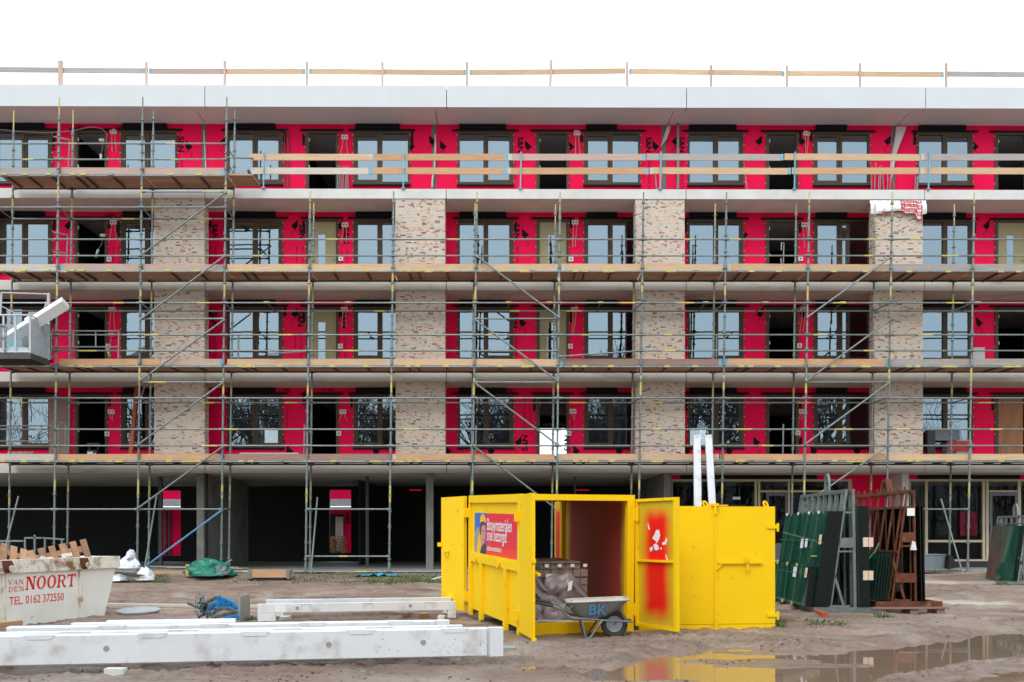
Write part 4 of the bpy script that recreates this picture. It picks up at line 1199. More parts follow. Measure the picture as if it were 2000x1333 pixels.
# plastic bag over the unfinished top of the right pier
mb = MB(); a, b = U(1699, 415, YS), U(1806, 392, YS); n = 26
x0, x1 = a.x - .02, b.x + .02; zt, zl = SB[3] - .03, U(1750, 417, YS).z
P = []
for r in range(7):
    row = []
    for i in range(n + 1):
        t = i / n; x = x0 + (x1 - x0) * t
        low = zl + .06 * noise.noise(Vector((t * 5, 3, 1))) + (.06 if .2 < t < .6 else -.02)
        if .83 < t < .92: low -= .16
        z = zt - .02 + (low - zt) * (r / 6)
        y = YS - .02 - .07 * math.sin(r / 6 * 2.4) - .05 * noise.noise(Vector((t * 14, r * .7, 2))) - .03
        row.append((x + .05 * noise.noise(Vector((t * 9, r, 7))), y, z))
    P.append(row)
mb.grid(P)
hood = thing('plastic_hood', 'crumpled white plastic bag with red checks covering the top of the right brick pier', 'plastic sheet', ((x0 + x1) / 2, YS - .1, zl))
mb.build('white_film', 'white_plastic', hood, smooth=True)
mc = MB()
for i in range(9):
    t = .56 + i * .043
    for r in range(6):
        p = Vector(P[r][int(t * n)]); q = Vector(P[r + 1][int(t * n)])
        off = Vector((((t * n) % 1) * (x1 - x0) / n, -.008, 0))
        if i < 9: mc.bar(p + off, q + off, .014, .006, 0, up=(0, 1, 0))
for r in range(1, 7):
    for i in range(int(.56 * n), int(.94 * n)):
        mc.bar(Vector(P[r][i]) + Vector((0, -.008, 0)), Vector(P[r][i + 1]) + Vector((0, -.008, 0)), .006, .02, 0)
        if r % 2: mc.bar(Vector(P[r][i]) + Vector((0, -.008, .04)), Vector(P[r][i + 1]) + Vector((0, -.008, .04)), .006, .016, 0)
mc.build('check_print', 'net_red', hood)
mc = MB(); mc.grid([[(x0 + .25 + i * .07, YS - .05, zl + .02 + .03 * math.sin(i)), (x0 + .25 + i * .07, YS - .06, zl - .05 + .02 * math.sin(i * 2.1))] for i in range(8)]); mc.build('orange_edge', 'orange_paint', hood)

# bundles of tubes leaning on the top wall
for u0, u1, n, lab in ((658, 682, 7, 'bundle of grey tubes leaning beside the open top doorway left of centre'), (1703, 1737, 7, 'bundle of grey tubes leaning on the red wall under the hanging membrane'), (1784, 1791, 3, 'short grey tubes leaning at the lower left of the far right top window')):
    t = thing('tube_bundle', lab, 'tubes', (U((u0 + u1) / 2, 360, YW - .2).x, YW - .2, on_floor(4)), group='tube bundles on the top balcony')
    for k in range(n):
        uu = u0 + (u1 - u0) * k / max(n - 1, 1)
        a = U(uu + random.uniform(-2, 2), 360, YW - .25); a.z = on_floor(4) + .01; b = U(uu + random.uniform(-4, 5), (326 if n > 3 else 350) + random.uniform(-8, 8), YW - .1)
        MB().tube(a, b, .018, 6).build('tube', 'galv', t, smooth=True)
for k, (a, b, lab) in enumerate((((1284, 366), (1279, 330), 'single grey tube leaning by the post near the centre right of the top balcony'), ((1462, 366), (1453, 325), 'single grey tube leaning right of the third top window from the right'))):
    p = U(*a, YW - .3); p.z = on_floor(4); MB().tube(p, U(*b, YW - .06), .022, 6).single('leaning_tube', 'galv', lab, 'tube', smooth=True)
mb = MB()
for u in (556, 563): mb.tube(U(u, 368, YW - .06), U(u, 256, YW - .06), .02, 6)
mb.tube(U(556, 256, YW - .06), U(563, 256, YW - .06), .02, 6); mb.single('tall_frame', 'galv_dark', 'thin tall grey tube frame against the red top wall beside a doorway', 'frame')

# first storey: orange prop with T head, plywood sheet, pallet, lamp, boxes
p, q = U(254, 888, YW - .7), U(268, 757, YW - .25); p.z = on_floor(1)
tp = thing('timber_prop', 'orange painted timber prop with a T head leaning on the lowest balcony at left', 'prop', p)
mb = MB(); mb.bar(p, q, .12, .12, 0, up=(0, 1, 0)); mb.build('shaft', 'orange_paint', tp)
h = q + Vector((.03, 0, .10)); mb = MB(); mb.bar(h + Vector((-.42, 0, .13)), h + Vector((.45, 0, .04)), .09, .05); mb.build('head', 'wood_pale', tp)
mb = MB(); mb.bar(q, h + Vector((-.05, 0, .1)), .08, .08, 0, up=(0, 1, 0)); mb.bar(q + Vector((.13, 0, -.35)), h + Vector((.25, 0, .05)), .05, .05, 0, up=(0, 1, 0)); mb.build('strut', 'wood_pale', tp)
MB().box(U(96, 800, YW - .12).x, U(133, 800, YW - .12).x, YW - .14, YW - .10, on_floor(1), U(100, 775, YW - .12).z).single('plywood_sheet', 'wood_brown', 'weathered brown plywood sheet standing against the lowest red wall at left', 'board')
def pallet(name, lab, M, L=1.2, W=1.0, m='pallet_wood', group=None, nt=7, inset=0.0):
    """wooden pallet built flat in its own frame, then placed by the matrix M"""
    t = bpy.data.objects.new(name, None); t.matrix_world = M; COL.objects.link(t)
    t['label'] = lab; t['category'] = 'pallet'
    if group: t['group'] = group
    for k in range(nt):
        x = -L / 2 + .05 + k * (L - .1) / (nt - 1); MB().box(x - .05, x + .05, -W / 2, W / 2, .122, .144).build('slat', m, t)
    for y in (-W / 2 + .05 + inset, 0, W / 2 - .05 - inset):
        MB().box(-L / 2, L / 2, y - .05, y + .05, .10, .121).build('stringer', m, t)
        MB().box(-L / 2, L / 2, y - .05, y + .05, 0, .02).build('bottom_board', m, t)
        for x in (-L / 2 + .07, 0, L / 2 - .07): MB().box(x - .07, x + .07, y - .05, y + .05, .021, .099).build('block', m, t)
    return t
c = U(44, 878, YW - .8)
pallet('pallet', 'wooden pallet on edge behind the rail on the lowest balcony at far left', Matrix.Translation((c.x, YW - .8, on_floor(1) + .19)) @ Matrix.Rotation(rad(80), 4, 'X'), .85, .4, nt=5, group=None)
c = U(183, 886, YW - .3)
t = thing('work_lamp', 'white faced work lamp in a dark case in the lowest open doorway at left', 'work lamp', (c.x, YW - .3, on_floor(1)))
mb = MB(); mb.box(c.x - .16, c.x + .16, YW - .45, YW - .15, on_floor(1), on_floor(1) + .5); mb.tube((c.x - .14, YW - .3, on_floor(1) + .5), (c.x - .14, YW - .3, on_floor(1) + .72), .02, 6); mb.tube((c.x + .14, YW - .3, on_floor(1) + .5), (c.x + .14, YW - .3, on_floor(1) + .72), .02, 6)
mb.tube((c.x - .2, YW - .3, on_floor(1) + .7), (c.x + .2, YW - .3, on_floor(1) + .7), .07, 10); mb.build('case', 'black_plastic', t)
MB().box(c.x - .14, c.x + .05, YW - .47, YW - .452, on_floor(1) + .22, on_floor(1) + .44).build('lamp_face', 'sticker', t)
MB().box(c.x + .09, c.x + .14, YW - .47, YW - .452, on_floor(1) + .2, on_floor(1) + .4).build('label_plate', 'white_plastic', t)
for s, (u, v), du in ((4, (197, 302), 0), (3, (192, 488), -5), (2, (209, 682), 5)):
    a = U(u + 9 * (1 if s < 4 else .2), v - 25, YW - .12); b = U(u, v, YW - .15)
    t = thing('hanging_lamp', 'small work lamp hanging on its cable at the %s balcony doorway at left' % {4: 'top', 3: 'second highest', 2: 'second lowest'}[s], 'lamp', b, group='lamps hung in the left doorways')
    MB().path([a, a.lerp(b, .5) + Vector((.06, -.03, 0)), b], .008, 5).build('cable', 'cable_grey', t)
    MB().tube(b, b + Vector((du * .012, 0, -.16)), .045, 8, r2=.03).build('lamp_head', 'white_plastic', t)
    if s < 4: MB().tube(b + Vector((du * .012, 0, -.18)), b + Vector((du * .02, 0, -.26)), .05, 8).build('lamp_cap', 'lamp_green', t)
    MB().box(a.x - .08, a.x + .08, a.y - .04, a.y + .04, a.z, a.z + .09).build('plug_box', 'socket', t)
mb = MB(); mb.path([U(-10, 252, YW - .1), U(30, 257, YW - .15), U(90, 260, YW - .2), U(140, 256, YW - .2), U(180, 248, YW - .1), U(200, 252, YW - .1), U(208, 262, YW - .08), U(208, 280, YW - .06)], .014, 6)
mb.single('power_cable', 'cable_grey', 'grey power cable slung across the left end of the top red wall', 'cable')
c0, c1 = U(1822, 884, YW - .4), U(1893, 838, YW - .4)
t = thing('equipment_crate', 'grey crate and open panel standing on the lowest balcony below the rightmost whole window', 'crate', ((c0.x + c1.x) / 2, YW - .4, on_floor(1)))
zz = on_floor(1)
MB().box(U(1862, 870, YW - .4).x, c1.x, YW - .6, YW - .1, zz, U(0, 861, YW - .4).z).build('crate_body', 'crate_grey', t)
MB().hexa([U(1827, 861, YW - .3), U(1876, 861, YW - .3), U(1876, 861, YW - .26), U(1827, 861, YW - .26), U(1824, 840, YW - .2), U(1873, 840, YW - .2), U(1873, 840, YW - .16), U(1824, 840, YW - .16)]).build('panel', 'tub_grey', t)
MB().box(U(1845, 870, YW - .4).x, U(1863, 870, YW - .4).x, YW - .55, YW - .2, zz, U(0, 866, YW - .4).z).build('crate_body', 'tub_grey', t)
lattice(U(1851, 882, YW - .62), (U(1895, 882, YW - .62) - U(1851, 882, YW - .62)), (0, 0, .34), 16, 8, .012).build('netting', 'net_red', t)
mb = MB(); mb.box(U(1809, 880, YW - .3).x, U(1824, 880, YW - .3).x, YW - .4, YW - .2, zz, U(0, 842, YW - .3).z); mb.build('side_case', 'black_plastic', t)
MB().box(U(1901, 690, YW - .1).x, U(1924, 690, YW - .1).x, YW - .09, YW - .05, on_floor(2), U(0, 679, YW).z).single('plaster_board', 'concrete', 'small grey board standing at the foot of the second lowest red wall at right', 'board')
mb = MB(); a, b = U(468, 887, YF + .1), U(583, 885.5, YF + .1); mb.box(a.x, b.x, YF + .09, YF + .25, a.z, a.z + .035); mb.single('white_plank', 'wood_white', 'thin white plank lying along the lowest toe board left of centre', 'plank')
mb = MB(); a = U(1988, 882, YW - .4); mb.box(a.x - .1, a.x + .15, YW - .5, YW - .3, on_floor(1), on_floor(1) + .16); mb.single('small_box', 'white_board', 'small white box on the floor in front of the orange brown plywood door', 'box')
# ================================================================ REAR WING SEEN THROUGH THE OPEN GROUND FLOOR
YRW = 50.0
rw = thing('rear_wing', 'red sheeted rear wing with a white slab band seen through the dark ground floor', 'building', (-4, YRW, 0.1))
X = lambda u: U(u, 1000, YRW).x
Zr = lambda v: U(600, v, YRW).z
MB().box(X(120), X(1250), YRW, YRW + .2, .1, Zr(991)).build('red_wall_panel', 'red_sheet', rw)
MB().box(X(120), X(1250), YRW + .02, YRW + .2, Zr(976) + .002, 4.3).build('red_wall_panel', 'red_sheet', rw)
MB().box(X(120), X(1250), YRW - .6, YRW + .1, Zr(989), Zr(976)).build('balcony_slab', 'beam_white', rw)
mb = MB(); mb.box(X(322), X(326), YRW - .1, YRW - .02, .12, Zr(992)); mb.box(X(330), X(333), YRW - .1, YRW - .02, .12, Zr(992)); mb.build('downpipe', 'galv_dark', rw)
mb = MB(); mb.box(X(645), X(672), YRW - .05, YRW - .01, Zr(1080), Zr(1005)); mb.build('opening_dark_sheet', 'interior_unlit', rw)  # dark sheet on the wall, standing in for the shade of an opening
mb = MB(); mb.box(X(656), X(671), YRW - .12, YRW - .055, Zr(1078), Zr(1010)); mb.build('pale_board', 'sand', rw)
print_c = U(679, 1012, YRW - .02)
mb = MB(); put_text(mb, 'S&N', print_c + Vector((-.1, 0, .3)), (0, 0, -1), (1, 0, 0), .3, bold=.02); mb.build('lettering', 'print_black', rw)
MB().box(X(250), X(760), YRW - 9, YRW - .02, .0, .22).single('courtyard_paving', 'concrete_floor', None, None, kind='structure')
for k in range(7):
    a = U(652 + random.uniform(-2, 3), 1076 - k * 6.4, YRW - .9)
    pallet('pallet', 'wooden pallet in the pile behind the dark ground floor, %s' % ('lowest', 'second lowest', 'third lowest', 'middle', 'third from top', 'second from top', 'topmost')[k], Matrix.Translation((a.x, YRW - .9, .23 + k * .15)) @ Matrix.Rotation(random.uniform(-.1, .1), 4, 'Z'), 1.1, .8, group='pallets piled in the courtyard behind', nt=5)

# ================================================================ YELLOW CONTAINER, OPEN AT BOTH ENDS
CW, CL, CH = 1.735, 2.95, 1.985
o = G(1013, 1243)
con = thing('storage_container', 'open yellow steel storage container with an advertising banner on its left side', 'container', (o.x, o.y, 0.0), rad(16.0), local=True, rotx=0.0)
con.rotation_mode = 'XYZ'
con.matrix_world = Matrix.Translation((o.x, o.y, 0.0)) @ Matrix.Rotation(rad(16.0), 4, 'Z') @ Matrix.Rotation(rad(1.6), 4, 'X')
YEL = 'yellow_paint'
mb = MB()        # front and rear portals
for y0 in (0, CL - .10):
    MB().box(0, .11, y0, y0 + .10, 0, CH).build('corner_post', YEL, con); MB().box(CW - .11, CW, y0, y0 + .10, 0, CH).build('corner_post', YEL, con)
    MB().box(.11, CW - .11, y0, y0 + .10, CH - .085, CH).build('top_beam', YEL, con)
MB().box(.11, CW - .11, -.004, .09, .0, .17).build('sill_beam', YEL, con); MB().box(.11, CW - .11, CL - .09, CL, .02, .15).build('sill_beam', YEL, con)
mb = MB()        # left wall with ribs and rails
mb.box(.035, .06, .10, CL - .10, .10, CH - .04)
mb.box(-.012, .034, .10, CL - .10, .90, 1.02); mb.box(-.012, .034, .10, CL - .10, CH - .12, CH - .002)
mb.box(-.005, .034, .10, CL - .10, 1.02, 1.05)
for y in (.62, 2.02, ): 
    mb.box(-.02, .034, y, y + .13, .0, .899)
for y in (.62, 2.02): mb.box(-.03, .02, y + .03, y + .06, -.02, .06)
mb.box(-.016, .034, CL - .22, CL - .101, 0, .899)
mb.build('side_wall', YEL, con)
overspray_mat('red_inner', (0.55, 0.40, 0.02), (0.30, 0.042, 0.032), .22, CL - .22, -.6, 3, .22, 1)
mb = MB(); mb.box(CW - .05, CW - .03, .10, CL - .10, .08, CH - .04); mb.build('side_wall', 'red_inner', con)
mb = MB(); mb.box(.061, CW - .051, .10, CL - .10, CH - .06, CH - .03); mb.build('roof', YEL, con)
mb = MB(); mb.box(.061, CW - .051, .095, CL - .095, .10, .16); mb.build('floor', 'crate_grey', con)
mb = MB()
for y in (.95, 2.35):
    pts = [(-.016 - .03, y + .035 * math.cos(t), .93 + .035 * math.sin(t)) for t in np.linspace(0, 2 * math.pi, 11)[:-1]]; mb.path(pts, .012, 6, closed=True)
    mb.box(-.05, -.012, y - .03, y + .03, .955, .985)
mb.build('lashing_ring', YEL, con, smooth=True)
# banner
BY0, BY1, BZ0, BZ1 = .13, 2.62, 1.045, 1.70
bx = .028
mb = MB()
bn = lambda y, z, d=0: (bx - .004 - d, y, z)
Lb, Hb = BY1 - BY0, BZ1 - BZ0
def bp(px, pz, d=0):                      # 0..1 from the far (left) end
    return bn(BY1 - px * Lb, BZ0 + pz * Hb, d)
def bpoly(pts, mi, d): mb.add([bp(a, b, d) for a, b in pts], [tuple(range(len(pts)))], mi)
bpoly([(0, 0), (1, 0), (1, 1), (0, 1)], 0, 0)
bpoly([(0, 0), (.30, 0), (.30, 1), (0, 1)], 2, .0012)
bpoly([(.30, 0), (1, 0), (1, .22), (.30, .22)], 1, .0012)
bpoly([(.97, 0), (1, 0), (1, .18), (.97, .18)], 2, .0016); bpoly([(.97, .4), (1, .4), (1, .6), (.97, .6)], 2, .0016); bpoly([(.97, .72), (1, .72), (1, .9), (.97, .9)], 1, .0016)
bpoly([(.0, .45), (.05, .62), (.12, .66), (.15, .4), (.16, 0), (0, 0)], 7, .0018)
bpoly([(.06, .0), (.09, .35), (.14, .55), (.2, .3), (.22, 0)], 6, .002)
bpoly([(.15, .05), (.19, .2), (.26, .28), (.30, .22), (.30, 0), (.15, 0)], 3, .0024)
bpoly([(.17, .26), (.15, .45), (.16, .66), (.20, .76), (.27, .74), (.285, .55), (.28, .36), (.24, .24), (.20, .22)], 4, .0026)
bpoly([(.145, .48), (.15, .70), (.19, .80), (.28, .80), (.29, .68), (.24, .72), (.18, .66), (.17, .45)], 5, .003)
bpoly([(.145, .76), (.15, .88), (.19, .97), (.24, .97), (.29, .86), (.30, .76), (.22, .80)], 6, .0034)
for q in ((.205, .55), (.255, .55)): bpoly([(q[0] - .014, q[1]), (q[0] + .014, q[1]), (q[0], q[1] + .03)], 5, .0032)
bpoly([(.215, .36), (.255, .36), (.235, .34)], 5, .0032)
put_text(mb, 'Bouwmaterialen', bp(.325, .60, .0045), (0, -1, 0), (0, 0, 1), .262, 8, bold=.010, sx=.80)
put_text(mb, 'snel bezorgd!', bp(.325, .355, .0045), (0, -1, 0), (0, 0, 1), .262, 8, bold=.010, sx=.80)
put_text(mb, 'snelbouwmaterialen.nl', bp(.325, .115, .0045), (0, -1, 0), (0, 0, 1), .115, 8, bold=.012, sx=.80)
mb.build('banner', ['sign_pinkred', 'sign_orange', 'sign_blue', 'sign_navy', 'sign_skin', 'sign_hair', 'sign_hat', 'crate_grey', 'white_print'], con)
# door leaves, given as hinge point and free end in the world
CI = con.matrix_world.inverted()
def leaf(hinge, end, z0, z1, name, t=.045):
    """sheet with an edge frame; the child has its own frame: x from hinge to free edge, y towards its back"""
    a, b = Vector(hinge), Vector(end)
    if a.z == 0: a.x += .008 * a.y; b.x += .008 * b.y      # the camera looks 0.008 rad to the right
    ang = math.atan2(b.y - a.y, b.x - a.x); W = (b - a).length
    M = Matrix.Translation((a.x, a.y, 0)) @ Matrix.Rotation(ang, 4, 'Z')
    ya, yb = (-t, -.002) if t > 0 else (.014, -t)
    mb = MB(); mb.box(.0, W, .0, .012, z0, z1)
    mb.box(0, .045, ya, yb, z0, z1); mb.box(W - .07, W, ya, yb, z0, z1); mb.box(.045, W - .07, ya, yb, z0, z0 + .04); mb.box(.045, W - .07, ya, yb, z1 - .04, z1)
    o = mb.build(name, YEL, con)
    o.matrix_parent_inverse = CI; o.matrix_basis = M
    return o, W
lf, W = leaf((1.815, 14.05, 0), (2.265, 13.18, 0), .10, 1.925, 'door_leaf')
overspray_mat('red_leaf', (0.60, 0.46, 0.02), (0.80, 0.012, 0.008), .04, .90, .12, 1.90, .30, 0)
MB().box(.046, W - .071, -.006, -.003, .142, 1.883).build('inner_sheet', 'red_leaf', lf)
MB().box(.045, W - .07, -.05, -.007, 1.03, 1.06).build('mid_rail', YEL, lf)
mb = MB()
for pts in ([(.37, 1.34), (.42, 1.39), (.47, 1.46), (.53, 1.46), (.56, 1.38), (.53, 1.32), (.48, 1.27), (.45, 1.31)], [(.40, 1.25), (.45, 1.27), (.51, 1.24), (.53, 1.19), (.46, 1.17), (.42, 1.19)],
            [(.31, 1.20), (.37, 1.23), (.38, 1.18), (.33, 1.15)], [(.68, 1.12), (.71, 1.10), (.74, 1.03), (.71, 1.04)],
            [(.60, 1.28), (.67, 1.30), (.70, 1.36), (.72, 1.32), (.70, 1.26), (.62, 1.25)], [(.27, 1.56), (.30, 1.50), (.32, 1.46), (.28, 1.47), (.265, 1.52)], [(.56, 1.21), (.60, 1.22), (.59, 1.18)]):
    MB().plate([(x, z + .02) for x, z in pts], -.0095, -.0062).build('torn_sticker', 'sticker', lf)
lf2, W2 = leaf((.085, 13.62, 0), (.245, 12.74, 0), .06, 1.965, 'door_leaf', -.06)
mb = MB(); mb.bar((W2 - .30, .08, .93), (W2 + .05, .11, .89), .03, .03); mb.tube((W2 + .02, .04, .02), (W2 + .02, .04, 1.2), .014, 6); mb.box(W2 - .01, W2 + .04, .01, .07, .0, .06); mb.box(W2 + .001, W2 + .05, .01, .06, 1.05, 1.1)
mb.build('lock_bar', YEL, lf2)
lf3, W3 = leaf((-.80, 16.42, 0), (-1.23, 17.12, 0), .12, 2.06, 'door_leaf')
mb = MB(); mb.box(.0, W3, .013, .016, .12, 2.06); mb.box(W3 - .30, W3 - .12, .017, .05, 1.10, 1.13); mb.path([(W3 - .25, .03, 1.12), (W3 - .30, .05, 1.05), (W3 - .22, .05, 1.02)], .012, 5); mb.box(W3 - .04, W3 + .10, .0, .04, 1.20, 1.27)
mb.build('lock_bar', YEL, lf3)
hr = CI.inverted() @ Vector((CW, CL, 0))
lf4, W4 = leaf((hr.x - .03, hr.y + .02, .001), (hr.x - .12, hr.y + .85, 0), .12, 2.0, 'door_leaf')
overspray_mat('red_leaf_far', (0.62, 0.36, 0.02), (0.60, 0.04, 0.015), .0, .75, .14, 1.9, .12, 0)
MB().box(.0, W4, .013, .018, .12, 2.0).build('inner_sheet', 'red_leaf_far', lf4)
mb = MB()
for zz in (.25, 1.62): mb.box(CW - .005, CW + .06, -.03, .06, zz, zz + .16); mb.tube((CW + .03, -.02, zz - .02), (CW + .03, -.02, zz + .18), .025, 8)
for zz in (.22, 1.6): mb.box(-.06, .0, -.01, .06, zz, zz + .14)
for zz in (.2, 1.62): mb.box(-.07, .0, CL - .02, CL + .05, zz, zz + .16)
mb.build('hinge', YEL, con)

# second, closed container on the right
a, b = G(1248, 1234), G(1514, 1231.5)
ang = math.atan2(b.y - a.y, b.x - a.x); W = (b - a).length
HC = 1.83
c2 = thing('storage_container', 'lower closed yellow container with twin doors and a padlock bar beside the glass racks', 'container', a, ang, local=True)
mb = MB(); mb.box(.0, W, .05, 1.85, .02, HC - .004); mb.build('body', YEL, c2)
xs = W * (1396 - 1248) / (1514 - 1248)
mb = MB(); mb.box(.0, xs - .006, .0, .045, .10, HC); mb.build('door', YEL, c2)
mb = MB(); mb.box(xs + .008, W, .0, .045, .10, HC - .005); mb.build('door', YEL, c2)
mb = MB(); mb.box(0, W, .004, .048, .0, .094)
mb.box(xs - .012, xs + .014, -.02, -.001, .12, HC + .01); mb.tube((xs, -.02, .02), (xs, -.02, .2), .022, 8); mb.tube((xs, -.02, HC - .12), (xs, -.02, HC + .03), .022, 8)
mb.box(xs - .06, xs + .05, -.03, .05, HC + .002, HC + .04); mb.box(xs - .05, xs + .2, .0, .3, HC + .001, HC + .02)
mb.build('frame', YEL, c2)
mb = MB(); mb.bar((xs + .04, -.03, 1.0), (xs + .70, -.03, 1.0), .025, .028); mb.bar((xs + .01, -.02, .90), (xs + .10, -.025, .99), .02, .03)
mb.path([(xs + .46 + .045 * math.cos(t), -.05, 1.06 + .045 * math.sin(t)) for t in np.linspace(0, 6.28, 9)[:-1]], .008, 5, closed=True); mb.box(xs + .43, xs + .50, -.055, -.02, 1.0, 1.03); mb.box(xs + .455, xs + .485, -.065, -.04, .88, .98)
mb.build('lock_bar', YEL, c2)
mb = MB()
for zz in (1.50, .20): mb.box(W - .12, W + .05, -.02, .02, zz, zz + .055); mb.tube((W + .04, -.005, zz - .04), (W + .04, -.005, zz + .08), .02, 8)
mb.build('hinge', YEL, c2)
mb = MB()
for x in (xs - .11, W - .10): mb.path([(x + .028 * math.cos(t) - .02 * math.sin(t), .12, HC + .03 + .045 * math.sin(t)) for t in np.linspace(0, 6.28, 11)[:-1]], .014, 6, closed=True)
mb.build('lifting_eye', YEL, c2, smooth=True)

# wrapped brick packs inside the open container
CM = con.matrix_world
t = bpy.data.objects.new('brick_pack', None); t.matrix_world = CM @ Matrix.Translation((.20, .55, .165)); COL.objects.link(t)
t['label'] = 'film wrapped pack of brown bricks on a pallet inside the open yellow container'; t['category'] = 'brick pack'
for z in (.0, .115):
    for k in range(6): MB().box(k * .2, k * .2 + .13, 0, 1.0, z + (.0 if z == 0 else 0), z + .02).build('pallet_slat', 'pallet_wood', t)
for k in range(3): MB().box(k * .47, k * .47 + .12, 0.01, 1.0, .021, .114).build('pallet_block', 'pallet_wood', t)
for lay in range(6):
    for k in range(9 if lay < 5 else 8):
        x = .0 + k * .116; z = .138 + lay * .118
        if lay >= 4 and k < 0: continue
        MB().box(x, x + .108, .02 + random.uniform(0, .02), .98, z, z + .11).build('brick', 'stone_wrap', t)
mb = MB()
for z in (.25, .60, .80): mb.box(-.004, 1.05, .012, .018, z, z + .012)
mb.build('strap', 'black_plastic', t)
mb = MB()
for k in range(4):
    mb.box(.36 + k * .2, .42 + k * .2, .0, .011, .755, .80); mb.box(.1 + k * .3, .15 + k * .3, .0, .011, .22, .28)
mb.plate([(.36, .47), (.78, .49), (.78, .66), (.38, .66)], -.002, .01)
mb.build('paper_label', 'sticker', t)
MB().plate([(.18, .755), (.30, .757), (.28, .80), (.17, .795)], -.002, .01).build('green_tag', 'tarp_green', t)
def crumple(P0, nu, nv, fn, mi, mb):
    mb.grid([[fn(i / nu, j / nv) for i in range(nu + 1)] for j in range(nv + 1)], mi)
film = bpy.data.objects.new('plastic_film', None); film.matrix_world = CM @ Matrix.Translation((.12, .40, .165)); COL.objects.link(film)
film['label'] = 'torn crumpled clear plastic film hanging over the brown brick pack'; film['category'] = 'plastic film'
def fn1(a, b):
    n1 = noise.noise(Vector((a * 4, b * 4.5, 3))); n2 = .5 * noise.noise(Vector((a * 9, b * 10, 8)))
    x = -.02 + a * (.30 + .62 * b ** 1.3) + .05 * n1
    z = 1.0 * (1 - b) + .02 - .35 * a * (1 - b) + .05 * n1
    return (x, .06 - .14 * b + .10 * n1 + .05 * n2, max(z, .01))
mb = MB(); crumple(None, 26, 30, fn1, 0, mb); mb.build('film_fold', 'film', film, smooth=True)
def fn2(a, b):
    n1 = noise.noise(Vector((a * 5 + 4, b * 4, 1))); n2 = .5 * noise.noise(Vector((a * 10, b * 9, 5)))
    x = .42 + a * .85 + .03 * n1
    top = .76 - 1.15 * max(0, a - .38) ** 1.1 - .42 * max(0, .38 - a)
    return (x, .08 - .06 * math.sin(b * 3) + .12 * n1 + .05 * n2, max(.02, .12 + (top - .12) * b + .03 * n2))
mb = MB(); crumple(None, 30, 20, fn2, 0, mb); mb.build('film_fold', 'film', film, smooth=True)
mb = MB(); blob(mb, (.50, -.05, .0), .55, .25, .28, 9, rough=.3, freq=3); mb.build('film_fold', 'film', film, smooth=True)
MB().plate([(.72, .54), (.79, .58), (.77, .44), (.71, .42)], -.09, -.085).build('paper_label', 'sticker', film)
mb = MB(); mb.bar((.02, -.15, .0), (.35, -.2, .02), .05, .02); mb.bar((.25, -.18, .02), (.75, -.22, .0), .08, .02); mb.build('film_scrap', 'white_plastic', film)

# ================================================================ WHEELBARROW
wc = G(1199.5, 1243.7); Yw_ = 13.30
pxm = lambda u, v, y=Yw_: U(u, v, y)
wb = thing('wheelbarrow', 'dirty grey wheelbarrow with blue painted letters on its tray in front of the open container', 'wheelbarrow', (pxm(1199, 1240).x, Yw_, gz(pxm(1199, 1240).x, Yw_)))
hw_t, hw_b = .33, .20          # half widths of the tray at rim and bottom
def tray_loop(pts_l, hw, round_=.12):
    """pts_l: two points (left, right) of the profile; a rounded loop round the tray"""
    (x0, z0), (x1, z1) = pts_l; out = []
    for cx, cy, a0 in ((x1, hw, 0), (x0, hw, 90), (x0, -hw, 180), (x1, -hw, 270)):
        for k in range(5):
            a = rad(a0 + k * 22.5); r = round_
            px = cx + (-r if cx == x1 else r) + r * math.cos(a); py = cy + (-r if cy > 0 else r) + r * math.sin(a)
            tt = (px - x0) / (x1 - x0); out.append(Vector((px, Yw_ + py, z0 + (z1 - z0) * tt)))
    return out
P_ = lambda u, v: (pxm(u, v).x, pxm(u, v).z)
rim = tray_loop((P_(1105, 1174), P_(1226, 1169)), hw_t)
mid = tray_loop((P_(1113, 1190), P_(1205, 1189)), .27)
bot = tray_loop((P_(1124, 1203), P_(1178, 1206)), hw_b)
mb = MB(); n = len(rim)
vs = rim + mid + bot
fs = [(i, (i + 1) % n, n + (i + 1) % n, n + i) for i in range(n)] + [(n + i, n + (i + 1) % n, 2 * n + (i + 1) % n, 2 * n + i) for i in range(n)] + [tuple(range(2 * n, 3 * n))]
mb.add(vs, fs, 0)
inn = [p + (Vector((sum(q.x for q in rim) / n, Yw_, p.z)) - p) * .02 + Vector((0, 0, .002)) for p in rim] + [p + (Vector((sum(q.x for q in mid) / n, Yw_, p.z)) - p) * .03 for p in mid] + [p + Vector((0, 0, .006)) for p in bot]
mb.add(inn, [tuple(reversed(f)) for f in fs], 1)
mb.path(rim, .012, 6, 1, closed=True)
tray = mb.build('tray', ['barrow_steel', 'barrow_in'], wb, smooth=True)
mb = MB()
fr_n = mid[17]; a = Vector((pxm(1149, 1200).x, 0, pxm(1149, 1200).z))
yf = lambda z: Yw_ - (.20 + (.33 - .20) * (z - bot[0].z) / (rim[0].z - bot[0].z)) - .012
def side_text(s, u, v, size):
    vs, f2 = text_geo(s, size, .02)
    p = pxm(u, v, Yw_ - .27)
    mb.add([(p.x + x, yf(p.z + y) - .012, p.z + y) for x, y in vs], f2, 0)
side_text('B', 1149, 1201, .20); side_text('K', 1166, 1201, .20)
mb.build('lettering', 'barrow_blue', wb)
